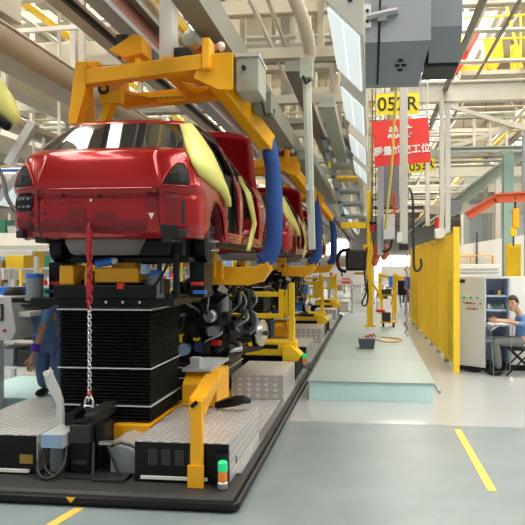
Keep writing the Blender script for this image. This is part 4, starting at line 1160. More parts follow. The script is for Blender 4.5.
# ------------------------------------------------------------------ roof steel
ORD = ['nearest', 'second', 'third', 'fourth', 'fifth', 'sixth', 'seventh', 'eighth', 'ninth', 'tenth', 'eleventh', 'twelfth', 'thirteenth', 'fourteenth', 'fifteenth', 'sixteenth']
for i, y in enumerate((12, 18, 24, 30, 36, 42, 50, 58, 68, 80)):
    t = thing('roof_truss', 'cream steel roof truss across the hall, %s from the viewer' % ORD[i], 'truss', (0, y, 6.6), 'roof trusses')
    b = MB(); b.box(-31, 17.5, y - .12, y + .12, 6.5, 6.75); b.build('bottom_chord', 'beam', t)
    b = MB(); b.box(-31, 17.5, y - .12, y + .12, 8.75, 9.3); b.build('top_chord', 'beam', t)
    b = MB(); b.tube([(-31 + k * 1.6, y, 6.65 if k % 2 else 8.85) for k in range(31)], .07, 4); b.build('web', 'beam', t)
b = MB()
for k in range(24): b.box(-31 + k * 2.05, -30.85 + k * 2.05, -5, 84, 8.95, 9.3)
struct(b.build('ceiling', 'beam'))
k = 0
for y in (20, 32, 44, 60):
    for x in (-14.5, -7.5, 6.2, 12.0):
        b = MB(); b.ibeam((x, y, 0), (x, y, 9.2), .4, .4, .04)
        one('steel_column', b, 'beamw', 'pale steel roof column, %s row from the viewer, %s' % (['first', 'second', 'third', 'fourth'][(20, 32, 44, 60).index(y)], {-14.5: 'beyond the storage racks', -7.5: 'between the assembly line and the racks', 6.2: 'behind the yellow fence', 12.0: 'by the far side wall'}[x]), 'column', 'roof columns')


def run(name, a, c, wd, ht, m, label, cat, group=None, kind='box'):
    b = MB()
    if kind == 'i': b.ibeam(a, c, wd, ht, min(wd, ht) * .14)
    else: b.beam(a, c, wd, ht)
    return one(name, b, m, label, cat, group)


G = 'overhead beams along the line'
t = thing('overhead_rail', 'grey overhead rail with red-brown web, running along the line over the car', 'rail', (-2.73, 4, 4.4), G)
b = MB(); b.box(-2.83, -2.63, 3.5, 60, 4.38, 4.44); b.build('flange', 'greyd', t)
b = MB(); b.box(-2.76, -2.70, 3.5, 60, 4.44, 4.70); b.build('web', 'rust', t)
b = MB(); b.box(-2.86, -2.60, 3.5, 60, 4.70, 4.76); b.build('flange', 'beamd', t)
t = thing('overhead_rail', 'inner overhead rail with red-brown web, behind the orange hanger frame', 'rail', (-1.95, 4, 3.9), G)
b = MB(); b.box(-2.03, -1.83, 7.1, 60, 3.90, 3.95); b.build('flange', 'beamd', t)
b = MB(); b.box(-1.96, -1.90, 7.1, 60, 3.95, 4.2); b.build('web', 'rust', t)
b = MB(); b.box(-2.04, -1.84, 7.1, 60, 4.2, 4.26); b.build('flange', 'beamd', t)
run('overhead_beam', (-3.16, 3.5, 4.48), (-3.16, 60, 4.48), .18, .14, 'beam', 'grey-beige beam with a dark cable, beside the red-brown rail above the car', 'beam', G)
run('overhead_cable', (-3.04, 3.5, 4.42), (-3.04, 60, 4.42), .05, .06, 'black', 'black cable run along the grey-beige beam above the car', 'cable')
t = thing('cable_duct', 'wide beige cable duct running overhead at the far side of the car', 'duct', (-3.85, 4, 4.0), G)
b = MB(); b.box(-3.98, -3.72, 3.5, 60, 3.93, 4.22); b.build('channel', mat('duct_brown', (.44, .37, .28), .5), t)
b = MB(); b.box(-4.06, -3.70, 3.5, 60, 3.90, 3.93); b.build('tray', 'beam', t)
b = MB(); b.tube([(-3.71, 3.5, 4.225), (-3.71, 60, 4.225)], .012, 6); b.build('edge', 'beamw', t)
run('overhead_beam', (-4.55, 3.5, 3.55), (-4.55, 60, 3.55), .22, .12, 'beamw', 'pale box beam running below the wide beige cable duct', 'beam', G)
run('overhead_beam', (-4.25, 3.5, 3.40), (-4.25, 60, 3.40), .10, .10, 'beam', 'thin beige beam below the pale box beam', 'beam', G)
run('overhead_beam', (-1.60, 3.5, 4.20), (-1.60, 60, 4.20), .24, .30, 'beamd', 'grey-green overhead beam passing over the orange hanger bracket', 'beam', G)
run('overhead_beam', (-1.13, 6.62, 3.46), (-1.13, 8.6, 3.46), .18, .22, 'beamd', 'grey-green beam behind the junction box with the knob', 'beam', G)
run('overhead_beam', (-1.90, 3.5, 4.70), (-1.90, 60, 4.70), .20, .24, 'beam', 'beige upper beam over the trolley column', 'beam', G)
t = thing('junction_box', 'grey-green junction box with round knob beside the orange hanger bracket', 'box', (-1.17, 6.3, 3.7))
b = MB(); b.box(-1.30, -1.08, 6.1, 6.55, 3.44, 3.77); b.build('body', 'greygreen', t, bevel=.008)
b = MB(); b.cyl((-1.22, 6.1, 3.66), (-1.22, 6.06, 3.66), .022, 10); b.build('knob', 'dark', t)
b = MB(); b.lathe([(.06, 0), (.06, .02), (0, .022)], (-1.19, 6.11, 3.50), (0, -1, -.1), 16); b.build('round_lens', 'beam', t)
b = MB(); b.prism([(-1.31, 3.77), (-1.07, 3.77), (-1.07, 3.80), (-1.31, 3.80)], 'y', 6.08, 6.57); b.build('lid', 'greyl', t)
b = MB(); b.tube([(-1.12, 6.5, 3.45), (-1.10, 6.6, 3.32), (-1.04, 6.75, 3.33), (-1.03, 6.8, 3.42)], .015, 6); b.build('cable', 'dark', t)
t = thing('control_box', 'beige control box hanging at the top beside the wide beige cable duct', 'box', (-3.75, 6, 4.4))
b = MB(); b.box(-4.45, -3.68, 5.9, 6.4, 4.30, 4.9); b.build('body', 'beam', t, bevel=.01)
b = MB(); b.box(-3.96, -3.93, 5.88, 5.9, 4.32, 4.4); b.build('latch', 'dark', t)
b = MB(); b.box(-4.1, -4.0, 6.1, 6.2, 4.9, 9.3); b.build('hanger_rod', 'beam', t)
# suspended cross beams
for i, (y, z) in enumerate(((9.6, 4.86), (12.4, 4.9), (15.6, 4.9), (19, 4.9), (23, 4.9), (28, 4.9), (34, 4.9), (41, 4.9))):
    t = thing('cross_beam', 'pale suspended cross beam over the line, %s from the viewer' % ORD[i], 'beam', (-3, y, z), 'suspended cross beams')
    b = MB(); b.box(-7.5, .6, y - .1, y + .1, z, z + .16); b.build('bar', 'beamw' if i % 2 else 'beam', t)
    for x in (-7.2, -4.6, -2.5, -.75, .5):
        b = MB(); b.box(x - .05, x + .05, y - .05, y + .05, z + .16, 9.3); b.build('hanger_rod', 'beam', t)
for i, (x, y, z0, wd) in enumerate(((-.93, 13.8, 6.0, .34), (-1.5, 13.8, 6.1, .36), (-.55, 17, 4.6, .20), (-1.75, 17.5, 5.0, .22), (-.62, 21, 3.6, .18), (-1.1, 23, 4.2, .3))):
    run('drop_column', (x, y, z0), (x, y, 9.3), wd, wd, 'beam', 'beige drop column from the roof between the line and the lights, %s from the viewer' % ORD[i], 'column', 'drop columns')
# diagonal braces and rods seen over the far side of the car
for i, (a, c, wd, m) in enumerate((((-4.6, 9, 5.6), (-2.9, 9, 4.6), .08, 'beamw'), ((-6.4, 12, 6.55), (-3.4, 12.3, 4.98), .08, 'beam'), ((-5.2, 8.4, 5.0), (-3.2, 8.4, 5.05), .06, 'beamw'), ((-5.2, 8.6, 4.3), (-5.2, 8.6, 9.3), .07, 'beamw'), ((-4.55, 9.4, 3.6), (-4.55, 9.4, 9.3), .09, 'beamw'),
                                   ((-3.85, 8.2, 4.2), (-3.85, 8.2, 9.3), .08, 'beam'), ((-4.3, 7.2, 2.95), (-3.98, 7.2, 3.45), .10, 'white'), ((-6.0, 9.5, 5.9), (-3.0, 9.5, 6.1), .06, 'yellow'), ((-6.5, 10.5, 4.7), (-4.2, 10.5, 4.75), .06, 'yellow'), ((-5.8, 8.2, 3.2), (-5.8, 8.2, 5.0), .12, 'greyl'))):
    L_ = ['white slanting brace high over the car roof', 'beige slanting brace behind the white brace', 'white level bar above the wide cable duct', 'white thin rod crossing behind the cable duct', 'white rod beside the lemon hoist shell', 'beige rod standing on the wide cable duct', 'broad white slanting tube behind the tail of the car', 'upper yellow handrail bar behind the braces', 'lower yellow handrail bar behind the cable duct', 'pale switch column near the lemon hoist shell'][i]
    run('brace', a, c, wd, wd, m, L_, 'brace')

rnd = random.Random(11)
for i in range(30):
    y = 9.5 + i * 1.15; z = rnd.choice((5.35, 5.6, 5.9, 6.2, 6.45)) + rnd.uniform(-.1, .1); r_ = rnd.uniform(.025, .06)
    b = MB(); b.tube([(-13, y, z), (12, y, z + rnd.uniform(-.25, .25))], r_, 6)
    one('roof_pipe', b, rnd.choice(['beam', 'beamd', 'beamw', 'greygreen', 'beam']), 'thin pipe crossing the hall under the roof trusses', 'pipe', 'thin pipes under the roof')
for i in range(26):
    x = rnd.uniform(-12, 6); z = rnd.uniform(5.3, 6.4); r_ = rnd.uniform(.03, .08)
    b = MB(); b.tube([(x, 2, z), (x + rnd.uniform(-.3, .3), 60, z)], r_, 6)
    one('long_pipe', b, rnd.choice(['beam', 'beamd', 'beamw', 'yellow', 'beam', 'greygreen']), 'long pipe running away down the hall under the trusses', 'pipe', 'long pipes under the roof')
for i in range(36):
    x = rnd.uniform(-10, 3); y = rnd.uniform(11, 32); z = rnd.uniform(3.6, 5.2) if x < -4.2 else rnd.uniform(4.7, 5.4)
    b = MB(); b.box(x - .035, x + .035, y - .035, y + .035, z, 9.3)
    one('hanger_rod', b, rnd.choice(['beam', 'beamw', 'beamd']), 'thin hanger rod dropping from the roof', 'rod', 'hanger rods from the roof')
for i in range(22):
    x = rnd.uniform(-9, 2); y = rnd.uniform(11, 34); z = rnd.uniform(5.2, 6.4)
    b = MB(); b.tube([(x, y, z), (x + rnd.uniform(-2, 2), y + rnd.uniform(-.3, .3), 9.25)], .04, 5)
    one('roof_stay', b, rnd.choice(['beamw', 'beam', 'beamd']), 'slanting stay below the roof', 'stay', 'slanting stays below the roof')

for i, (x, y, z0, z1, wd, m) in enumerate(((-2.75, 16, 7.2, 9.3, .8, 'beam'), (-.78, 14, 6.15, 7.6, .45, 'beam'), (-1.35, 12.8, 5.7, 9.3, .30, 'beamw'), (-2.0, 15, 5.6, 9.3, .22, 'beamd'), (-3.3, 15.2, 5.3, 9.3, .35, 'beam'), (-.45, 11.6, 5.3, 9.3, .22, 'beam'))):
    run('drop_column', (x, y, z0), (x, y, z1 if z1 == 9.3 else 9.3), wd, wd * .6, m, 'broad beige drop column above the line, %s of the broad ones' % ORD[i], 'column', 'broad drop columns')
for i, (x0, x1, y, z, h, m) in enumerate(((-2.4, -.2, 11.4, 5.55, .28, 'beamd'), (-2.6, -.1, 13.2, 5.9, .22, 'beam'), (-3.0, -.4, 16.6, 5.45, .25, 'beamd'), (-2.0, 0, 18.5, 4.5, .2, 'greygreen'), (-6, -3.2, 11.0, 5.6, .25, 'beam'), (-7, -3.4, 14, 5.3, .25, 'beamd'), (-6.5, -3.3, 9.2, 5.9, .2, 'beamw'))):
    run('cross_duct', (x0, y, z), (x1, y, z), .3, h, m, 'short cross duct between the long overhead beams, %s from the viewer' % ORD[i], 'duct', 'short cross ducts')
for i, (x, z, y0, y1, m) in enumerate(((-.95, 3.35, 9.2, 16, 'beamd'), (-.62, 4.05, 9, 30, 'greygreen'), (-1.05, 4.45, 8.6, 30, 'beamd'), (-.35, 4.3, 11, 30, 'beam'))):
    run('cable_tray', (x, y0, z), (x, y1, z), .22, .14, m, 'narrow cable tray between the air column and the slanted lights, %s from the viewer' % ORD[i], 'tray', 'cable trays by the lights')

# slim air column in front of the second car
t = thing('air_column', 'pale green-white vertical air column with a box joint, before the second car', 'column', (-.76, 8, 1.9))
b = MB(); b.beam((-.735, 8.0, 1.95), (-.79, 8.0, 4.12), .085, .085, (0, 1, 0)); b.build('column', mat('pale_green_white', (.62, .65, .57), .4), t, bevel=.008)
b = MB(); b.beam((-.775, 7.97, 2.4), (-.83, 7.97, 4.1), .04, .04, (0, 1, 0)); b.build('side_pipe', 'greygreen', t)
b = MB(); b.box(-.88, -.72, 7.9, 8.1, 4.08, 4.34); b.build('box_joint', 'greygreen', t, bevel=.01)
b = MB(); b.stube([(-.78, 7.98, 4.3), (-.76, 7.9, 4.45), (-.80, 7.5, 4.65), (-.90, 7.0, 4.85), (-.93, 6.6, 4.95)], [.075, .085, .085, .08, .08], 10); b.build('bent_duct', mat('warm_duct', (.62, .55, .44), .5), t, smooth=True)
b = MB(); b.cyl((-.765, 7.94, 2.72), (-.765, 7.9, 2.72), .045, 12); b.build('round_clip', 'greyl', t)
b = MB(); b.tube([(-.84, 7.9, 4.1), (-.80, 7.88, 4.0), (-.74, 7.88, 4.05)], .018, 6); b.build('cable', 'black', t)
b = MB(); b.box(-1.0, -.85, 6.5, 6.7, 4.9, 9.3); b.build('hanger_rod', 'beam', t)

# ------------------------------------------------------------------ slanted inspection lights
LG = 'slanted inspection lights over the aisle edge'
for i, y0 in enumerate((4.03, 5.85, 7.95, 10.0)):
    y1 = y0 + 1.32
    t = thing('inspection_light', 'white slanted inspection light fitting over the aisle, %s of the row from the viewer' % ORD[i], 'light', (-.1, y0, 3.3), LG)
    b = MB(); b.prism([(-.285, 3.42), (-.055, 3.19), (-.045, 3.19), (-.045, 3.62), (-.10, 3.66), (-.24, 3.60)], 'y', y0, y1); b.build('housing', 'beamw', t, bevel=.004)
    n = Vector((-.23, 0, -.23)).normalized()
    b = MB(); a = Vector((-.275, 0, 3.398)) + n * .012; c = Vector((-.068, 0, 3.192)) + n * .012
    for k in range(2):
        p = a + (c - a) * (k * .5 + .02); q = a + (c - a) * (k * .5 + .48)
        b = MB(); b.hexa([(p.x, y0 + .03, p.z), (q.x, y0 + .03, q.z), (q.x, y1 - .03, q.z), (p.x, y1 - .03, p.z), (p.x + .01, y0 + .03, p.z + .01), (q.x + .01, y0 + .03, q.z + .01), (q.x + .01, y1 - .03, q.z + .01), (p.x + .01, y1 - .03, p.z + .01)])
        b.build('lit_pane', LAMP, t)
    b = MB(); b.cyl((-.13, y0 - .008, 3.42), (-.13, y0, 3.42), .018, 12); b.build('end_hole', 'ink', t)
    for y in (y0 + .2, y1 - .2):
        b = MB(); b.box(-.07, -.04, y - .015, y + .015, 3.63, 9.3); b.build('hanger_rod', 'beamw', t)
for i, y0 in enumerate((14.5, 16.6, 18.7, 21, 23.5)):
    t = thing('inspection_light', 'far white inspection light behind the cable ladder, %s of its row' % ORD[i], 'light', (-.55, y0, 3.3), 'far inspection lights')
    b = MB(); b.prism([(-.72, 3.2), (-.50, 2.95), (-.45, 2.95), (-.45, 3.4), (-.6, 3.4)], 'y', y0, y0 + 1.5); b.build('housing', 'beamw', t)
    b = MB(); b.hexa([(-.725, y0 + .05, 3.185), (-.52, y0 + .05, 2.945), (-.52, y0 + 1.45, 2.945), (-.725, y0 + 1.45, 3.185), (-.715, y0 + .05, 3.195), (-.51, y0 + .05, 2.955), (-.51, y0 + 1.45, 2.955), (-.715, y0 + 1.45, 3.195)]); b.build('lit_pane', LAMP, t)
    b = MB(); b.box(-.52, -.47, y0 + .7, y0 + .75, 3.4, 9.3); b.build('hanger_rod', 'beamw', t)
# cable ladder leaning down behind the lights
t = thing('cable_ladder', 'blue-grey cable ladder with rungs behind the slanted lights', 'ladder', (-.75, 13, 3))
LD = mat('ladder_bluegrey', (.26, .32, .35), .5)
b = MB(); b.beam((-.98, 13, 4.45), (-.52, 13, 2.55), .10, .10, (0, 1, 0)); b.build('stile', LD, t)
b = MB(); b.beam((-.50, 13.6, 4.45), (-.14, 13.6, 2.6), .06, .06, (0, 1, 0)); b.build('stile', LD, t)
for k in range(7):
    z = 4.3 - k * .26; b = MB(); b.box(-.95 + k * .064 - .04, -.40 + k * .045, 12.95, 13.65, z, z + .045); b.build('rung', LD if k != 3 else 'yellow', t)
b = MB(); b.box(-.86, -.80, 12.9, 12.95, 3.72, 3.84); b.build('yellow_tag', 'sign_yellow', t)
b = MB(); b.box(-.6, -.1, 12.9, 12.98, 2.5, 2.62); b.build('yellow_bar', 'yellow', t)
b = MB(); b.box(-.80, -.72, 13.0, 13.1, 4.3, 9.3); b.build('hanger_rod', LD, t)

# ------------------------------------------------------------------ grey housing near the top
t = thing('air_housing', 'large blue-grey sheet metal housing with a latch hanging above the aisle', 'housing', (.3, 5, 3.2))
b = MB(); b.prism([(-.05, 4.6), (.455, 4.6), (.455, 3.47), (-.05, 3.47)], 'y', 4.97, 5.6); b.build('upper_casing', mat('housing_grey', (.36, .385, .41), .4, var=.04), t)
b = MB(); b.hexa([(-.05, 5.50, 3.29), (.40, 5.50, 3.29), (.40, 5.6, 3.29), (-.05, 5.6, 3.29), (-.05, 4.972, 3.47), (.453, 4.972, 3.47), (.453, 5.6, 3.47), (-.05, 5.6, 3.47)]); b.build('hopper', 'greyd', t)
b = MB(); b.prism([(4.99, 4.6), (5.6, 4.6), (5.6, 3.37), (5.2, 3.37), (5.05, 3.6)], 'x', .455, .70); b.build('outlet_casing', mat('housing_grey_two', (.30, .32, .34), .45, var=.04), t)
b = MB(); b.box(.43, .69, 5.22, 5.58, 3.34, 3.37); b.build('outlet_opening', 'ink', t)
b = MB(); b.cyl((-.03, 4.955, 3.66), (.20, 4.955, 3.70), .030, 12); b.build('latch_barrel', 'steel', t)
b = MB(); b.box(.05, .12, 4.935, 4.97, 3.62, 3.74); b.build('latch_clip', 'greyd', t, bevel=.004)
b = MB(); b.box(-.055, .0, 4.955, 4.975, 3.58, 3.76); b.build('hinge_plate', 'white', t, bevel=.004)
for z in (3.63, 3.71):
    b = MB(); b.cyl((-.028, 4.95, z), (-.028, 4.957, z), .014, 10); b.build('screw', 'dark', t)
b = MB(); b.tube([(.075, 4.96, 4.6), (.07, 4.93, 3.8), (.06, 4.97, 3.46), (.055, 5.48, 3.29)], .009, 6); b.build('cable', 'black', t)
for k, (x, z) in enumerate(((.235, 3.395), (.21, 3.375), (.262, 3.375), (.235, 3.355))):
    b = MB(); yy = 4.97 + (3.47 - z) / .18 * .53 - .005; b.beam((x - .02, yy, z), (x + .02, yy, z), .012, .03); b.build('vent_slot', 'dark', t)
b = MB(); b.box(.1, .2, 5.2, 5.3, 4.6, 9.3); b.build('hanger_rod', 'beam', t)
# ------------------------------------------------------------------ signs
def sign(name, label, x0, x1, y, z0, z1, m, rz=0, group=None, top=9.3):
    t = thing(name, label, 'sign', ((x0 + x1) / 2, y, z0), group)
    b = MB(); b.xf = Matrix.Translation(((x0 + x1) / 2, y, 0)) @ Matrix.Rotation(rz, 4, 'Z') @ Matrix.Translation((-(x0 + x1) / 2, -y, 0))
    b.box(x0, x1, y - .012, y + .012, z0, z1); b.build('board', m, t)
    for x in (x0 + .06, x1 - .06):
        b = MB(); b.tube([(x, y, z1 - .01), (x, y, top)], .006, 5); b.build('wire', 'steel', t)
    return t
t = sign('station_sign', 'yellow hanging station sign reading 052R in black', .07, .66, 9.0, 3.85, 4.14, 'sign_yellow', group='yellow station signs')
text_mesh('lettering', '052R', .265, 'ink', t, (.365, 8.985, 3.985), (R(90), 0, 0), bold=.002)
t = sign('station_sign', 'small far yellow station sign reading 053R, half behind the red sign', .86, 1.46, 14.8, 3.88, 4.16, 'sign_yellow', group='yellow station signs')
t.rotation_euler = (0, R(-7), 0)
text_mesh('lettering', '053R', .265, 'ink', t, (1.16, 14.785, 4.015), (R(90), 0, 0), bold=.002)
t = sign('quality_sign', 'red hanging sign with white Chinese characters below the yellow station sign', .05, .79, 8.65, 3.10, 3.70, 'sign_red')
t.rotation_euler = (0, R(-3.5), 0)
text_mesh('lettering', '\u603b\u88c5', .17, 'paint_white', t, (.41, 8.634, 3.52), (R(90), 0, 0), bold=.004)
text_mesh('lettering', '\u8d28\u91cf\u68c0\u67e5\u5de5\u4f4d', .125, 'paint_white', t, (.42, 8.634, 3.285), (R(90), 0, 0), bold=.003)

# ------------------------------------------------------------------ balancer mast, hoses and hanging tools
t = thing('balancer_mast', 'white square mast hanging from above in front of the signs', 'mast', (.37, 7.6, 2.0))
b = MB(); b.box(.335, .425, 7.55, 7.65, 2.0, 4.4); b.build('mast', 'beamw', t, bevel=.005)
b = MB(); b.box(.33, .43, 7.5, 7.7, 1.93, 2.0); b.build('end_cap', 'dark', t)
b = MB(); b.box(.30, .36, 7.50, 7.56, 2.02, 2.14); b.build('white_block', 'white', t)
b = MB(); b.box(.36, .40, 7.56, 7.64, 4.4, 9.3); b.build('hanger_rod', 'beamw', t)
t = thing('balancer_rail', 'grey vertical rail with grey switch box, beside the white mast', 'rail', (.1, 9.2, 2.1))
b = MB(); b.box(.09, .18, 9.2, 9.3, 1.9, 3.25); b.build('rail', 'grey', t, bevel=.005)
b = MB(); b.box(.17, .33, 9.1, 9.22, 2.12, 2.47); b.build('switch_box', 'greyl', t, bevel=.008)
b = MB(); b.box(.11, .15, 9.22, 9.26, 3.25, 9.3); b.build('hanger_rod', 'beamw', t)
b = MB(); b.box(.17, .40, 9.25, 9.4, 2.6, 3.3); b.build('back_plate', 'greyd', t)
b = MB(); b.stube([(.36, 7.6, 4.35), (.32, 7.55, 4.2), (.285, 7.9, 3.6), (.255, 7.9, 3.0), (.20, 7.9, 2.45), (.17, 7.95, 2.2)], .016, 6)
one('yellow_hose', b, mat('hose_yellow', (.70, .55, .08), .5), 'yellow air hose hanging beside the white mast in front of the signs', 'hose', smooth=True)
b = MB(); b.tube([(.0, 9.3, 9.3), (.01, 9.3, 3.2), (.0, 9.3, 2.1)], .012, 6)
one('yellow_hose', b, mat('hose_yellow', (.70, .55, .08), .5), 'thin yellow hose hanging at the edge of the red sign', 'hose', smooth=True)
b = MB(); b.tube([(.30, 9.24, 2.80)] + [(.32 + .035 * math.cos(k * .9), 9.17 + .035 * math.sin(k * .9), 2.75 - k * .0052) for k in range(60)], .009, 5)
one('coiled_hose', b, 'redorange', 'short coiled red hose hanging behind the white mast', 'hose', smooth=True)
b = MB(); b.stube([(.42, 7.63, 2.55), (.47, 8.1, 2.72), (.55, 8.6, 2.6), (.56, 8.6, 2.0), (.57, 8.6, 1.72), (.62, 8.6, 1.68), (.66, 8.6, 1.74), (.655, 8.6, 1.84)], .016, 6)
one('black_hose', b, 'dark', 'black hose hooking upward before the far end of the yellow fence', 'hose', smooth=True)
b = MB(); b.stube([(.14, 9.25, 1.98), (.2, 9.18, 1.95), (.27, 9.16, 2.0), (.30, 9.16, 2.14)], .02, 6)
one('black_hose', b, 'dark', 'short dark hose sagging under the grey switch box', 'hose', smooth=True)
for i, (x, l) in enumerate(((.07, 'orange covered hand tool hanging lowest under the grey rail'), (.20, 'orange covered hand tool hanging beside the other, under the switch box'))):
    t = thing('hand_tool', l, 'tool', (x, 9.3, 1.8), 'orange hanging hand tools')
    b = MB(); b.tube([(x, 9.3, 2.06 - i * .02), (x + .02, 9.3, 1.98), (x + .015, 9.3, 1.9 + i * .03), (x - .02, 9.3, 1.78 + i * .08), (x - .03, 9.3, 1.74 + i * .09)], [.02, .05, .055, .045, .02], 10); b.build('cover', 'redorange', t, smooth=True)
    b = MB(); b.tube([(x, 9.3, 2.05), (x, 9.34, 9.3)], .007, 5); b.build('cord', 'dark', t)
t = thing('red_hanging_lamp', 'dark red hanging signal lamp beside the yellow post', 'lamp', (.02, 9.28, 2.2))
b = MB(); b.lathe([(.02, 0), (.04, .01), (.04, .09), (.02, .10)], (.02, 9.28, 2.24), n=12); b.build('lens', 'red', t)
b = MB(); b.lathe([(.03, 0), (.045, .01), (.045, .04), (.01, .06)], (.02, 9.28, 2.34), n=12); b.build('cap', 'dark', t)
b = MB(); b.tube([(.02, 9.28, 2.38), (.02, 9.28, 9.3)], .007, 5); b.build('cord', 'dark', t)

# ------------------------------------------------------------------ gantry with bracing behind the fence
t = thing('steel_gantry', 'pale steel gantry with crossed braces above the yellow fence', 'gantry', (3, 13.3, 0))
def B(n, m, f, **k):
    b = MB(); f(b); return b.build(n, m, t, **k)
B('post', 'greyl', lambda b: b.box(1.50, 1.60, 13.25, 13.35, 0, 5.5))
B('post', 'greyl', lambda b: b.box(7.0, 7.1, 13.25, 13.35, 0, 5.5))
B('top_beam', 'beamw', lambda b: b.ibeam((.7, 13.3, 5.28), (8, 13.3, 5.28), .2, .42, .04))
B('lower_beam', 'greygreen', lambda b: b.ibeam((1.6, 13.3, 4.1), (7.0, 13.3, 4.1), .14, .12, .03))
B('brace', 'beamw', lambda b: b.beam((1.6, 13.25, 4.98), (4.6, 13.25, 3.66 + .3), .07, .08))
B('brace', 'beamw', lambda b: b.beam((1.6, 13.35, 4.15), (4.4, 13.35, 5.05), .07, .08))
B('middle_rail', 'beam', lambda b: b.box(2.5, 7, 13.28, 13.34, 4.70, 4.76))
for k in range(4): B('upright', 'cream', lambda b: b.box(2.05 + k * .32, 2.10 + k * .32, 13.28, 13.33, 4.15, 4.72))
t = thing('hanging_mast', 'white hanging mast with red beacon above the yellow fence', 'mast', (1.42, 13.0, 2.3))
B('mast', 'beamw', lambda b: b.box(1.355, 1.44, 12.95, 13.05, 2.45, 5.1))
B('foot_box', 'white', lambda b: b.box(1.26, 1.46, 12.9, 13.1, 2.29, 2.48), bevel=.01)
B('red_beacon', 'red', lambda b: b.cyl((1.30, 12.95, 2.48), (1.30, 12.95, 2.70), .04, 12))
t = thing('hanging_mast', 'thin white hanging mast beyond the red sign', 'mast', (1.0, 11.5, 2.4))
B('mast', 'beamw', lambda b: b.box(.96, 1.03, 11.5, 11.57, 2.45, 4.2))
B('arm', 'beamw', lambda b: b.box(.8, 1.03, 11.5, 11.57, 4.15, 4.22))
B('hanger_rod', 'beamw', lambda b: b.box(.98, 1.01, 11.52, 11.55, 4.2, 9.3))
# orange-red crane boom
t = thing('crane_boom', 'rusty red-orange bent crane boom above the control cabinet', 'crane', (2.3, 12, 2.7))
B('boom', 'redorange', lambda b: b.ibeam((2.22, 12, 2.97), (5.5, 12, 3.15), .12, .17, .03))
B('boom_tip', 'redorange', lambda b: b.ibeam((1.75, 12, 2.66), (2.24, 12, 2.96), .12, .15, .03))
B('hanger_rod', 'greyd', lambda b: b.box(2.72, 2.78, 11.97, 12.03, 3.1, 4.1))
B('hanger_rod', 'greyd', lambda b: b.box(5.3, 5.36, 11.97, 12.03, 3.1, 9.3))
t = thing('chain_hoist', 'yellow chain hoist hanging from the red-orange crane boom', 'hoist', (2.62, 12.0, 2.4))
B('body', 'orange', lambda b: b.box(2.55, 2.66, 11.93, 12.07, 2.42, 2.78), bevel=.02)
B('chain', 'dark', lambda b: b.tube([(2.60, 12, 2.78), (2.60, 12, 3.0)], .02, 6))
B('hook_block', 'yellow', lambda b: b.box(2.52, 2.62, 11.96, 12.04, 2.28, 2.44), bevel=.02)
B('load_chain', 'dark', lambda b: b.tube([(2.57, 12, 2.3), (2.57, 12, 2.1)], .015, 6))
t = thing('yellow_cabinet', 'tall yellow cabinet standing behind the control cabinet', 'cabinet', (2.75, 13, 0))
B('body', 'fence', lambda b: b.box(2.6, 2.84, 12.6, 12.9, 0, 2.16), bevel=.01)
B('door', 'yellow', lambda b: b.box(2.62, 2.82, 12.585, 12.6, .1, 2.1), bevel=.006)
TEALC = mat('column_teal', (.30, .44, .40), .5)
for (x, y, l) in ((2.86, 13.9, 'teal steel column behind the tall yellow cabinet'), (2.97, 12.4, 'broad teal steel column beside the tall yellow cabinet')):
    b = MB(); b.ibeam((x, y, 0), (x, y, 4.25), .2, .2, .03); one('steel_column', b, TEALC, l, 'column', 'teal columns')
# white booth beyond
t = thing('paint_booth', 'white booth with orange pipe frame behind the control cabinet', 'booth', (3, 17, 0))
B('panel', 'white', lambda b: b.box(2.1, 5.8, 17, 19.5, 0, 2.25))
B('roof', 'white', lambda b: b.prism([(2.1, 2.25), (4.4, 2.62), (5.8, 2.62), (5.8, 2.25)], 'y', 17, 19.5))
B('orange_pipe', 'orange', lambda b: b.tube([(2.2, 16.9, 2.0), (3.1, 16.9, 2.0), (3.1, 16.9, .3)], .03, 6))
B('orange_pipe', 'orange', lambda b: b.tube([(2.55, 16.9, 2.0), (2.55, 16.9, .3)], .02, 6))
B('dark_post', 'dark', lambda b: b.box(2.70, 2.73, 16.93, 17.0, 1.0, 2.6))
# grey upper hall wall panels behind
t = thing('shutter_wall', 'grey shuttered partition high behind the white booth', 'partition', (6, 24, 0))
B('panel', 'greygreen', lambda b: b.box(3.4, 17.9, 24, 24.2, 0, 5.4))
for k in range(9): B('shutter', 'grey' if k % 2 else 'greyd', lambda b: b.box(3.6 + k * 1.1, 4.5 + k * 1.1, 23.95, 24, 2.4, 4.2))
B('ledge', 'beamw', lambda b: b.box(3.3, 17.9, 23.7, 24, 4.4, 4.7))
t = thing('slanting_conveyor', 'grey-green slanting conveyor beam above the red-orange crane boom', 'conveyor', (2.8, 14.8, 3.3))
B('beam', 'greygreen', lambda b: b.ibeam((1.9, 14.8, 3.15), (3.7, 14.8, 4.55), .28, .28, .04))
B('hanger_rod', 'beam', lambda b: b.box(3.55, 3.65, 14.75, 14.85, 4.5, 9.3))
B('motor', 'greyd', lambda b: b.cyl((1.85, 14.6, 3.05), (1.85, 15.0, 3.05), .17, 14))
for i, (y, z, m, l) in enumerate(((20.4, 4.65, 'beamw', 'pale level beam high behind the slanting conveyor'), (21, 3.55, 'beam', 'beige level beam lower behind the slanting conveyor'), (22.5, 5.6, 'beamd', 'dark level beam topmost behind the gantry'))):
    run('level_beam', (1.7, y, z), (14, y, z), .25, .28, m, l, 'beam')
    run('level_beam_post', (3.9, y, 0), (3.9, y, z), .14, .14, m, 'post carrying the ' + l.replace('level beam', 'beam'), 'post')
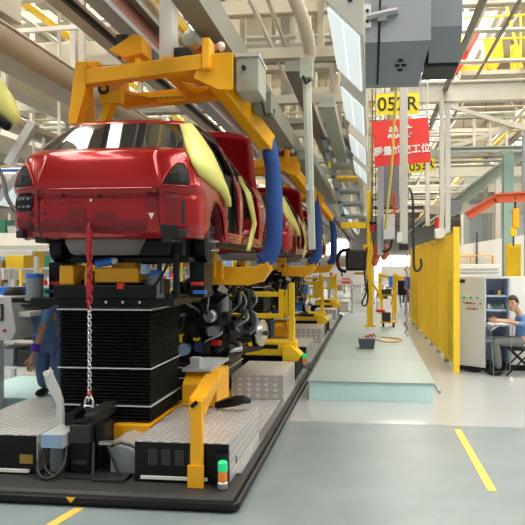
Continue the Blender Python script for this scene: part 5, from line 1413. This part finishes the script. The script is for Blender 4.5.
# catwalk with yellow handrails
t = thing('catwalk', 'high catwalk with yellow handrails beyond the blue-grey housing', 'catwalk', (6, 16, 6.0))
B('floor_grating', 'beam', lambda b: b.box(2.2, 12, 16, 17.2, 6.40, 6.5))
for z in (6.75, 7.25, 7.8): B('handrail', 'yellow', lambda b: b.tube([(2.2, 16, z), (12, 16, z)], .025, 6))
for k in range(5): B('rail_post', 'yellow', lambda b: b.box(2.2 + k * 1.4 - .02, 2.2 + k * 1.4 + .02, 15.98, 16.02, 6.5, 7.8))
B('slanting_ladder', 'yellow', lambda b: b.beam((3.1, 15.9, 8.6), (3.6, 15.9, 6.5), .05, .05))
for x in (2.4, 7, 11.8): B('hanger_rod', 'beam', lambda b: b.box(x - .05, x + .05, 16.55, 16.65, 6.5, 9.3))
t = thing('roof_robot', 'orange overhead machine on the high catwalk', 'machine', (3, 16.4, 6.5))
B('body', 'orange', lambda b: b.prism([(2.75, 7.35), (3.2, 7.35), (3.25, 6.9), (3.05, 6.52), (2.85, 6.6)], 'y', 16.2, 16.7), bevel=.03)
B('arm', 'orange', lambda b: b.beam((2.25, 16.4, 6.62), (3.0, 16.4, 6.62), .2, .2))
B('cylinder', 'orange', lambda b: b.cyl((3.55, 16.4, 6.5), (3.55, 16.4, 7.2), .12, 12))
B('neck', 'dark', lambda b: b.cyl((3.5, 16.4, 7.2), (3.5, 16.4, 7.7), .05, 8))
run('red_ladder', (2.0, 15.5, 6.3), (2.55, 15.5, 7.3), .1, .1, 'sign_red', 'red and white slanting bar beside the black outlet of the housing', 'bar')
# ------------------------------------------------------------------ far side of the line: pedestal, benches, racks
t = thing('control_pedestal', 'light grey control pedestal with a small screen, beyond the nameplate cabinet', 'pedestal', (-3.95, 6.5, 0))
B('column', 'greyl', lambda b: b.box(-4.55, -4.12, 6.45, 6.8, 0, .95))
B('head', 'greyl', lambda b: b.prism([(-4.5, .95), (-3.80, .95), (-3.74, 1.05), (-3.80, 1.42), (-4.5, 1.42)], 'y', 6.4, 6.8), bevel=.01)
B('screen_frame', 'dark', lambda b: b.box(-4.02, -3.88, 6.385, 6.40, 1.16, 1.34))
B('screen', 'greyl', lambda b: b.box(-3.995, -3.905, 6.38, 6.386, 1.185, 1.315))
B('red_button', 'red', lambda b: b.cyl((-3.86, 6.39, 1.06), (-3.86, 6.37, 1.06), .018, 10))
B('dark_button', 'redorange', lambda b: b.cyl((-3.95, 6.39, 1.05), (-3.95, 6.37, 1.05), .012, 10))
B('side_post', 'grey', lambda b: b.box(-4.16, -4.10, 6.42, 6.45, 0, 1.0))
B('white_tray', 'white', lambda b: b.box(-3.80, -3.64, 6.5, 6.75, 1.20, 1.25))
t = thing('step_platform', 'pale teal step platform the worker stands on', 'platform', (-4.2, 7.3, 0))
B('step', 'teal', lambda b: b.box(-4.75, -3.45, 6.84, 8.2, 0, .235))
B('edge', 'teal', lambda b: b.box(-4.77, -3.43, 6.82, 8.22, .235, .25))


def shelf_rack(x0, x1, y0, y1, levels, frame, label, bins, seed, group='storage racks'):
    rnd = random.Random(seed)
    t = thing('storage_rack', label, 'rack', ((x0 + x1) / 2, y0, 0), group)
    top = levels[-1] + .5
    for x in (x0, x1):
        for y in (y0, y1):
            b = MB(); b.box(x - .03, x + .03, y - .03, y + .03, 0, top); b.build('upright', frame, t)
    for z in levels:
        b = MB(); b.box(x0, x1, y0, y1, z - .03, z); b.build('shelf', frame, t)
    for z in levels:
        x = x0 + .08
        k = 0
        while x < x1 - .35:
            wd = rnd.uniform(.25, .5); h = rnd.uniform(.15, .38 if levels[1] - levels[0] > .45 else .26)
            if rnd.random() < .8:
                b = MB(); b.prism([(x, z), (x + wd, z), (x + wd + .02, z + h), (x - .02, z + h)], 'y', y0 + .06, y1 - .1)
                c = rnd.choice(bins)
                one('storage_bin', b, c, '%s bin on the %s' % ({'blue': 'blue', 'brown': 'brown cardboard', 'greyd': 'dark grey', 'greyl': 'pale grey', 'dark': 'black', 'bluel': 'pale blue', 'yellow': 'yellow', 'white': 'white', 'red': 'red', 'green': 'green', 'orange': 'orange'}[c], label.split(',')[0]), 'bin', 'bins on the ' + label.split(',')[0])
            x += wd + .08; k += 1
    return t


shelf_rack(-5.3, -3.75, 8.3, 9.0, (.35, .72, 1.05), 'greyl', 'low grey shelf rack behind the worker, beside the pedestal', ['dark', 'brown', 'greyd', 'dark'], 1)
shelf_rack(-5.6, -3.9, 10.2, 11.0, (.4, .9, 1.4), 'greyl', 'second grey shelf rack, farther behind the worker', ['blue', 'brown', 'greyd', 'white'], 2)
cs = ['blue', 'brown', 'greyl', 'bluel', 'greyd', 'yellow', 'white', 'red', 'green']
n = 0
for i, y in enumerate((12.5, 16, 20, 25, 31, 38)):
    for j, x in enumerate((-8.0, -11.5)):
        shelf_rack(x - (y - 12) * .08, x + 2.6 - (y - 12) * .08, y, y + 1.0, (.3, 1.0, 1.7, 2.4), ['beamw', 'bluel', 'yellow'][(i + j) % 3], '%s rack %s in the %s row beyond the line, %s' % (['pale', 'blue', 'yellow'][(i + j) % 3], 'tall', ORD[i], ['inner side', 'outer side'][j]), cs, 10 + n, 'storage racks beyond the line'); n += 1


def lamp_board(x, y, z, label):
    t = thing('work_light', label, 'light', (x, y, z), 'work lights beyond the line')
    b = MB(); b.prism([(y, z), (y + .5, z + .22), (y + .5, z + .30), (y, z + .08)], 'x', x - .75, x + .75); b.build('housing', 'beamw', t)
    b = MB(); b.hexa([(x - .7, y + .02, z - .004), (x + .7, y + .02, z - .004), (x + .7, y + .48, z + .2), (x - .7, y + .48, z + .2), (x - .7, y + .02, z + .004), (x + .7, y + .02, z + .004), (x + .7, y + .48, z + .208), (x - .7, y + .48, z + .208)]); b.build('lit_pane', LAMP, t)
    for dx in (-.6, .6):
        b = MB(); b.box(x + dx - .02, x + dx + .02, y + .3, y + .34, z + .2, 9.3); b.build('hanger_rod', 'beamw', t)


lamp_board(-5.5, 9.3, 1.98, 'white work light panel over the grey shelf rack')
lamp_board(-7.2, 11.6, 1.95, 'white work light panel farther out beyond the pedestal')
lamp_board(-6.6, 15.2, 2.9, 'white work light panel hanging high beyond the car tail')
lamp_board(-8.6, 14.0, 3.8, 'white work light panel under the overhead beams beyond the car tail')
# slanted light fitting on the far edge, black cable, lemon hoist shell
t = thing('inspection_light', 'slanted bright light fitting on the far side, beside the tail lamp opening', 'light', (-4.1, 7, 2.6))
b = MB(); b.prism([(-4.35, 2.46), (-4.02, 2.80), (-4.06, 2.86), (-4.4, 2.52)], 'y', 7, 8.4); b.build('housing', 'greyl', t)
b = MB(); b.prism([(-4.33, 2.462), (-4.03, 2.772), (-4.024, 2.766), (-4.324, 2.456)], 'y', 7.03, 8.37); b.build('lit_pane', LAMP, t)
b = MB(); b.box(-4.1, -4.06, 7.6, 7.64, 2.84, 3.35); b.build('hanger_rod', 'greyl', t)
b = MB(); b.stube([(-4.25, 6.8, 2.95), (-3.95, 6.5, 2.7), (-3.72, 6.2, 2.45), (-3.50, 6.0, 2.28), (-3.30, 5.8, 2.2), (-3.0, 5.6, 2.15)], .022, 8)
one('black_cable', b, 'black', 'black cable sagging into the tail of the red car from outside', 'cable', smooth=True)
b = MB(); b.stube([(-4.9, 7.6, 2.95), (-4.3, 7.5, 2.93), (-3.95, 7.5, 2.88), (-3.9, 7.5, 2.6)], .02, 6)
one('blue_hose', b, 'blue', 'blue air hose running level beyond the tail of the car', 'hose', smooth=True)
t = thing('hoist_shell', 'lemon yellow curved hoist shell with black rim, at the edge high beside the cable duct', 'hoist', (-3.3, 5.5, 3.1))
b = MB(); b.stube([(-3.76, 5.6, 3.58), (-3.52, 5.55, 3.42), (-3.36, 5.52, 3.25), (-3.25, 5.5, 3.12), (-3.22, 5.5, 3.04)], [.13, .13, .11, .07, .03], 14); b.build('shell', 'lemon', t, smooth=True)
b = MB(); b.tube([(-3.60, 5.46, 3.26), (-3.40, 5.44, 3.10), (-3.25, 5.44, 3.0)], [.05, .05, .04], 10); b.build('rim', 'black', t, smooth=True)
b = MB(); b.tube([(-3.78, 5.5, 3.20), (-3.58, 5.48, 3.10), (-3.38, 5.46, 2.97)], [.10, .10, .05], 10); b.build('lower_pane', 'bluel', t, smooth=True)
b = MB(); b.box(-3.72, -3.66, 5.57, 5.63, 3.6, 9.3); b.build('hanger_rod', 'beamw', t)
# blue cabinets seen through the yellow frames
for i, (x, y, z, m, l) in enumerate(((-2.5, 13.9, 1.2, 'bluel', 'pale blue parts cabinet behind the nearest yellow rail frame'), (-2.2, 18.2, 1.3, 'blue', 'bright blue parts cabinet behind the second yellow rail frame'), (-3.6, 20.5, 1.4, 'navy', 'navy parts cabinet far beyond the line'))):
    t = thing('parts_cabinet', l, 'cabinet', (x, y, 0), 'blue parts cabinets')
    B('body', m, lambda b: b.box(x - .4, x + .4, y, y + .4, .1, z), bevel=.01)
    B('door', m, lambda b: b.box(x - .37, x - .01, y - .02, y, .15, z - .05)); B('door', m, lambda b: b.box(x + .01, x + .37, y - .02, y, .15, z - .05))
    B('plinth', 'dark', lambda b: b.box(x - .4, x + .4, y, y + .4, 0, .1))

# ------------------------------------------------------------------ far end of the hall: machines, carts, frames
rnd = random.Random(5)
KINDS = ['grey', 'bluel', 'greyl', 'greyd', 'grey', 'green', 'greyl', 'navy', 'white', 'yellow']
NM = {'grey': 'grey', 'bluel': 'pale blue', 'greyl': 'light grey', 'greyd': 'dark grey', 'yellow': 'yellow', 'green': 'dark green', 'orange': 'orange', 'navy': 'navy', 'white': 'white', 'redorange': 'red-orange'}
spots = []
for i in range(44):
    y = 22 + (i // 4) * 4.2 + rnd.uniform(-.8, .8)
    u = rnd.uniform(-.17, .075)
    x = u * y + rnd.uniform(-.2, .2)
    if abs(x) < 1.0 and y < 23: x += 1.6
    if i >= 36: x = rnd.uniform(1.5, 2.6) + (y - 20) * .03
    while any(abs(x - a) < 2.1 and abs(y - c) < 1.1 for a, c in spots): y += 1.15
    spots.append((x, y))
for i, (x, y) in enumerate(spots):
    m = KINDS[rnd.randrange(len(KINDS))]; h = rnd.uniform(.8, 2.1); wd = rnd.uniform(.4, .9)
    kind = rnd.randrange(3)
    lab = '%s %s far down the hall, %s, %s' % (NM[m], ['machine with a lamp post', 'open frame trolley', 'workbench with boxes'][kind], ORD[i // 4] + ' row', ['beside the line', 'in the aisle', 'towards the fence'][0 if x < -1.2 else 1 if x < 1.3 else 2])
    if kind == 0:
        t = thing('machine', lab, 'machine', (x, y, 0), 'machines at the far end')
        B('body', m, lambda b: b.box(x - wd / 2, x + wd / 2, y, y + .6, 0, h), bevel=.03)
        B('panel', 'dark', lambda b: b.box(x - wd / 4, x + wd / 4, y - .02, y, h * .55, h * .8))
        B('mast', 'greyl', lambda b: b.box(x + wd / 2 - .08, x + wd / 2 - .03, y + .2, y + .25, h, h + .5))
        B('lamp', 'orange' if i % 2 else 'red', lambda b: b.cyl((x + wd / 2 - .055, y + .22, h + .5), (x + wd / 2 - .055, y + .22, h + .7), .05, 8))
    elif kind == 1:
        t = thing('frame_trolley', lab, 'trolley', (x, y, 0), 'trolleys at the far end')
        for dx in (-wd / 2, wd / 2):
            for dy in (0, .6): B('upright', m, lambda b: b.box(x + dx - .025, x + dx + .025, y + dy - .025, y + dy + .025, .12, h))
            B('wheel', 'black', lambda b: b.cyl((x + dx, y, .07), (x + dx + .04, y, .07), .07, 10))
        for z in (.2, h * .5, h - .05): B('deck', m, lambda b: b.box(x - wd / 2, x + wd / 2, y, y + .6, z, z + .04))
        B('load', rnd.choice(['brown', 'blue', 'dark', 'greyl']), lambda b: b.box(x - wd / 3, x + wd / 3, y + .05, y + .5, .24, .24 + h * .22))
    else:
        t = thing('workbench', lab, 'workbench', (x, y, 0), 'workbenches at the far end')
        B('top', m, lambda b: b.box(x - wd, x + wd, y, y + .7, .8, .86))
        for dx in (-wd + .05, wd - .05): B('leg', m, lambda b: b.box(x + dx - .04, x + dx + .04, y + .05, y + .65, 0, .8))
        B('back_board', 'greyl', lambda b: b.box(x - wd, x + wd, y + .66, y + .7, .86, 1.7))
        one('parts_box', MB().box(x - .3, x + .1, y + .1, y + .5, .86, 1.12), rnd.choice(['brown', 'blue', 'red', 'yellow']), 'parts box on ' + lab.replace(' with boxes', ''), 'box', 'parts boxes on far workbenches')
# wheel fixtures past the yellow post
for i, (x, y, l) in enumerate(((.75, 20.5, 'yellow handling arm beyond the tool trolley'), (.30, 22.0, 'second yellow handling arm, farther beyond the tool trolley'))):
    t = thing('handling_arm', l, 'arm', (x, y, 0), 'yellow handling arms')
    B('pillar', 'yellow', lambda b: b.box(x - .06, x + .06, y, y + .12, 0, 1.5))
    B('arm', 'yellow', lambda b: b.beam((x, y - .02, 1.42), (x + .7, y - .1, 1.25), .10, .10))
    B('blue_pad', 'blue', lambda b: b.box(x + .3, x + .55, y - .2, y, 1.0, 1.4), bevel=.02)
    B('black_head', 'black', lambda b: b.box(x + .6, x + .95, y - .25, y + .05, .75, 1.25), bevel=.03)
# far bright doorway
b = MB(); b.box(.5, 6.8, 84.8, 85, 0, 3.0); o = b.build('door_1', DAY); struct(o)
b = MB(); b.box(-16, -3, 84.8, 85, 3.2, 5.2); o = b.build('window_5', DAY); struct(o)
# high hanging lamps along the roof
k = 0
for i, y in enumerate((14, 20, 26, 32, 38, 44, 50, 58)):
    for j, x in enumerate((-9.5, -4.8, -1.4, 4.5)):
        t = thing('bay_lamp', 'round roof lamp, %s row from the viewer, %s' % (ORD[i], ['beyond the racks', 'beyond the car', 'over the line', 'behind the fence'][j]), 'lamp', (x, y, 6.2), 'roof bay lamps')
        B('shade', 'beamw', lambda b: b.lathe([(.22, 0), (.20, .04), (.10, .22), (.04, .26)], (x, y, 6.2), n=14))
        B('bulb', HILAMP, lambda b: b.lathe([(.0, -.04), (.10, -.03), (.16, .01), (.16, .03)], (x, y, 6.2), n=12))
        B('cord', 'dark', lambda b: b.tube([(x, y, 6.46), (x, y, 9.3)], .015, 5))
# overhead conveyors and ducts farther out
for i, (x, z, wd, ht, m, l) in enumerate(((-5.6, 4.6, .3, .3, 'beam', 'beige conveyor beam over the grey shelf racks'), (-6.6, 5.3, .5, .4, 'beamw', 'pale ventilation duct over the storage racks'), (-7.4, 4.2, .2, .3, 'beam', 'thin beige conveyor beam over the storage racks'), (-9.0, 5.0, .3, .3, 'beamw', 'outer pale conveyor beam beyond the racks'), (-12, 4.6, .4, .4, 'beam', 'outermost beige conveyor beam beyond the racks'),
                                          (-.15, 5.0, .22, .2, 'beamw', 'pale beam above the slanted inspection lights'), (1.0, 6.6, .12, .14, 'beam', 'beige beam running above the aisle'), (2.2, 6.9, .14, .16, 'beamw', 'pale beam running above the yellow fence'), (4.6, 6.0, .3, .3, 'beam', 'wide beige duct above the control cabinet'), (-3.4, 5.6, .35, .35, 'beam', 'upper beige beam over the far side of the car'), (-.5, 5.9, .25, .3, 'beam', 'upper beige beam over the slim air column'))):
    run('overhead_beam', (x, 8, z), (x, 84, z), wd, ht, m, l, 'beam', 'overhead conveyor beams')
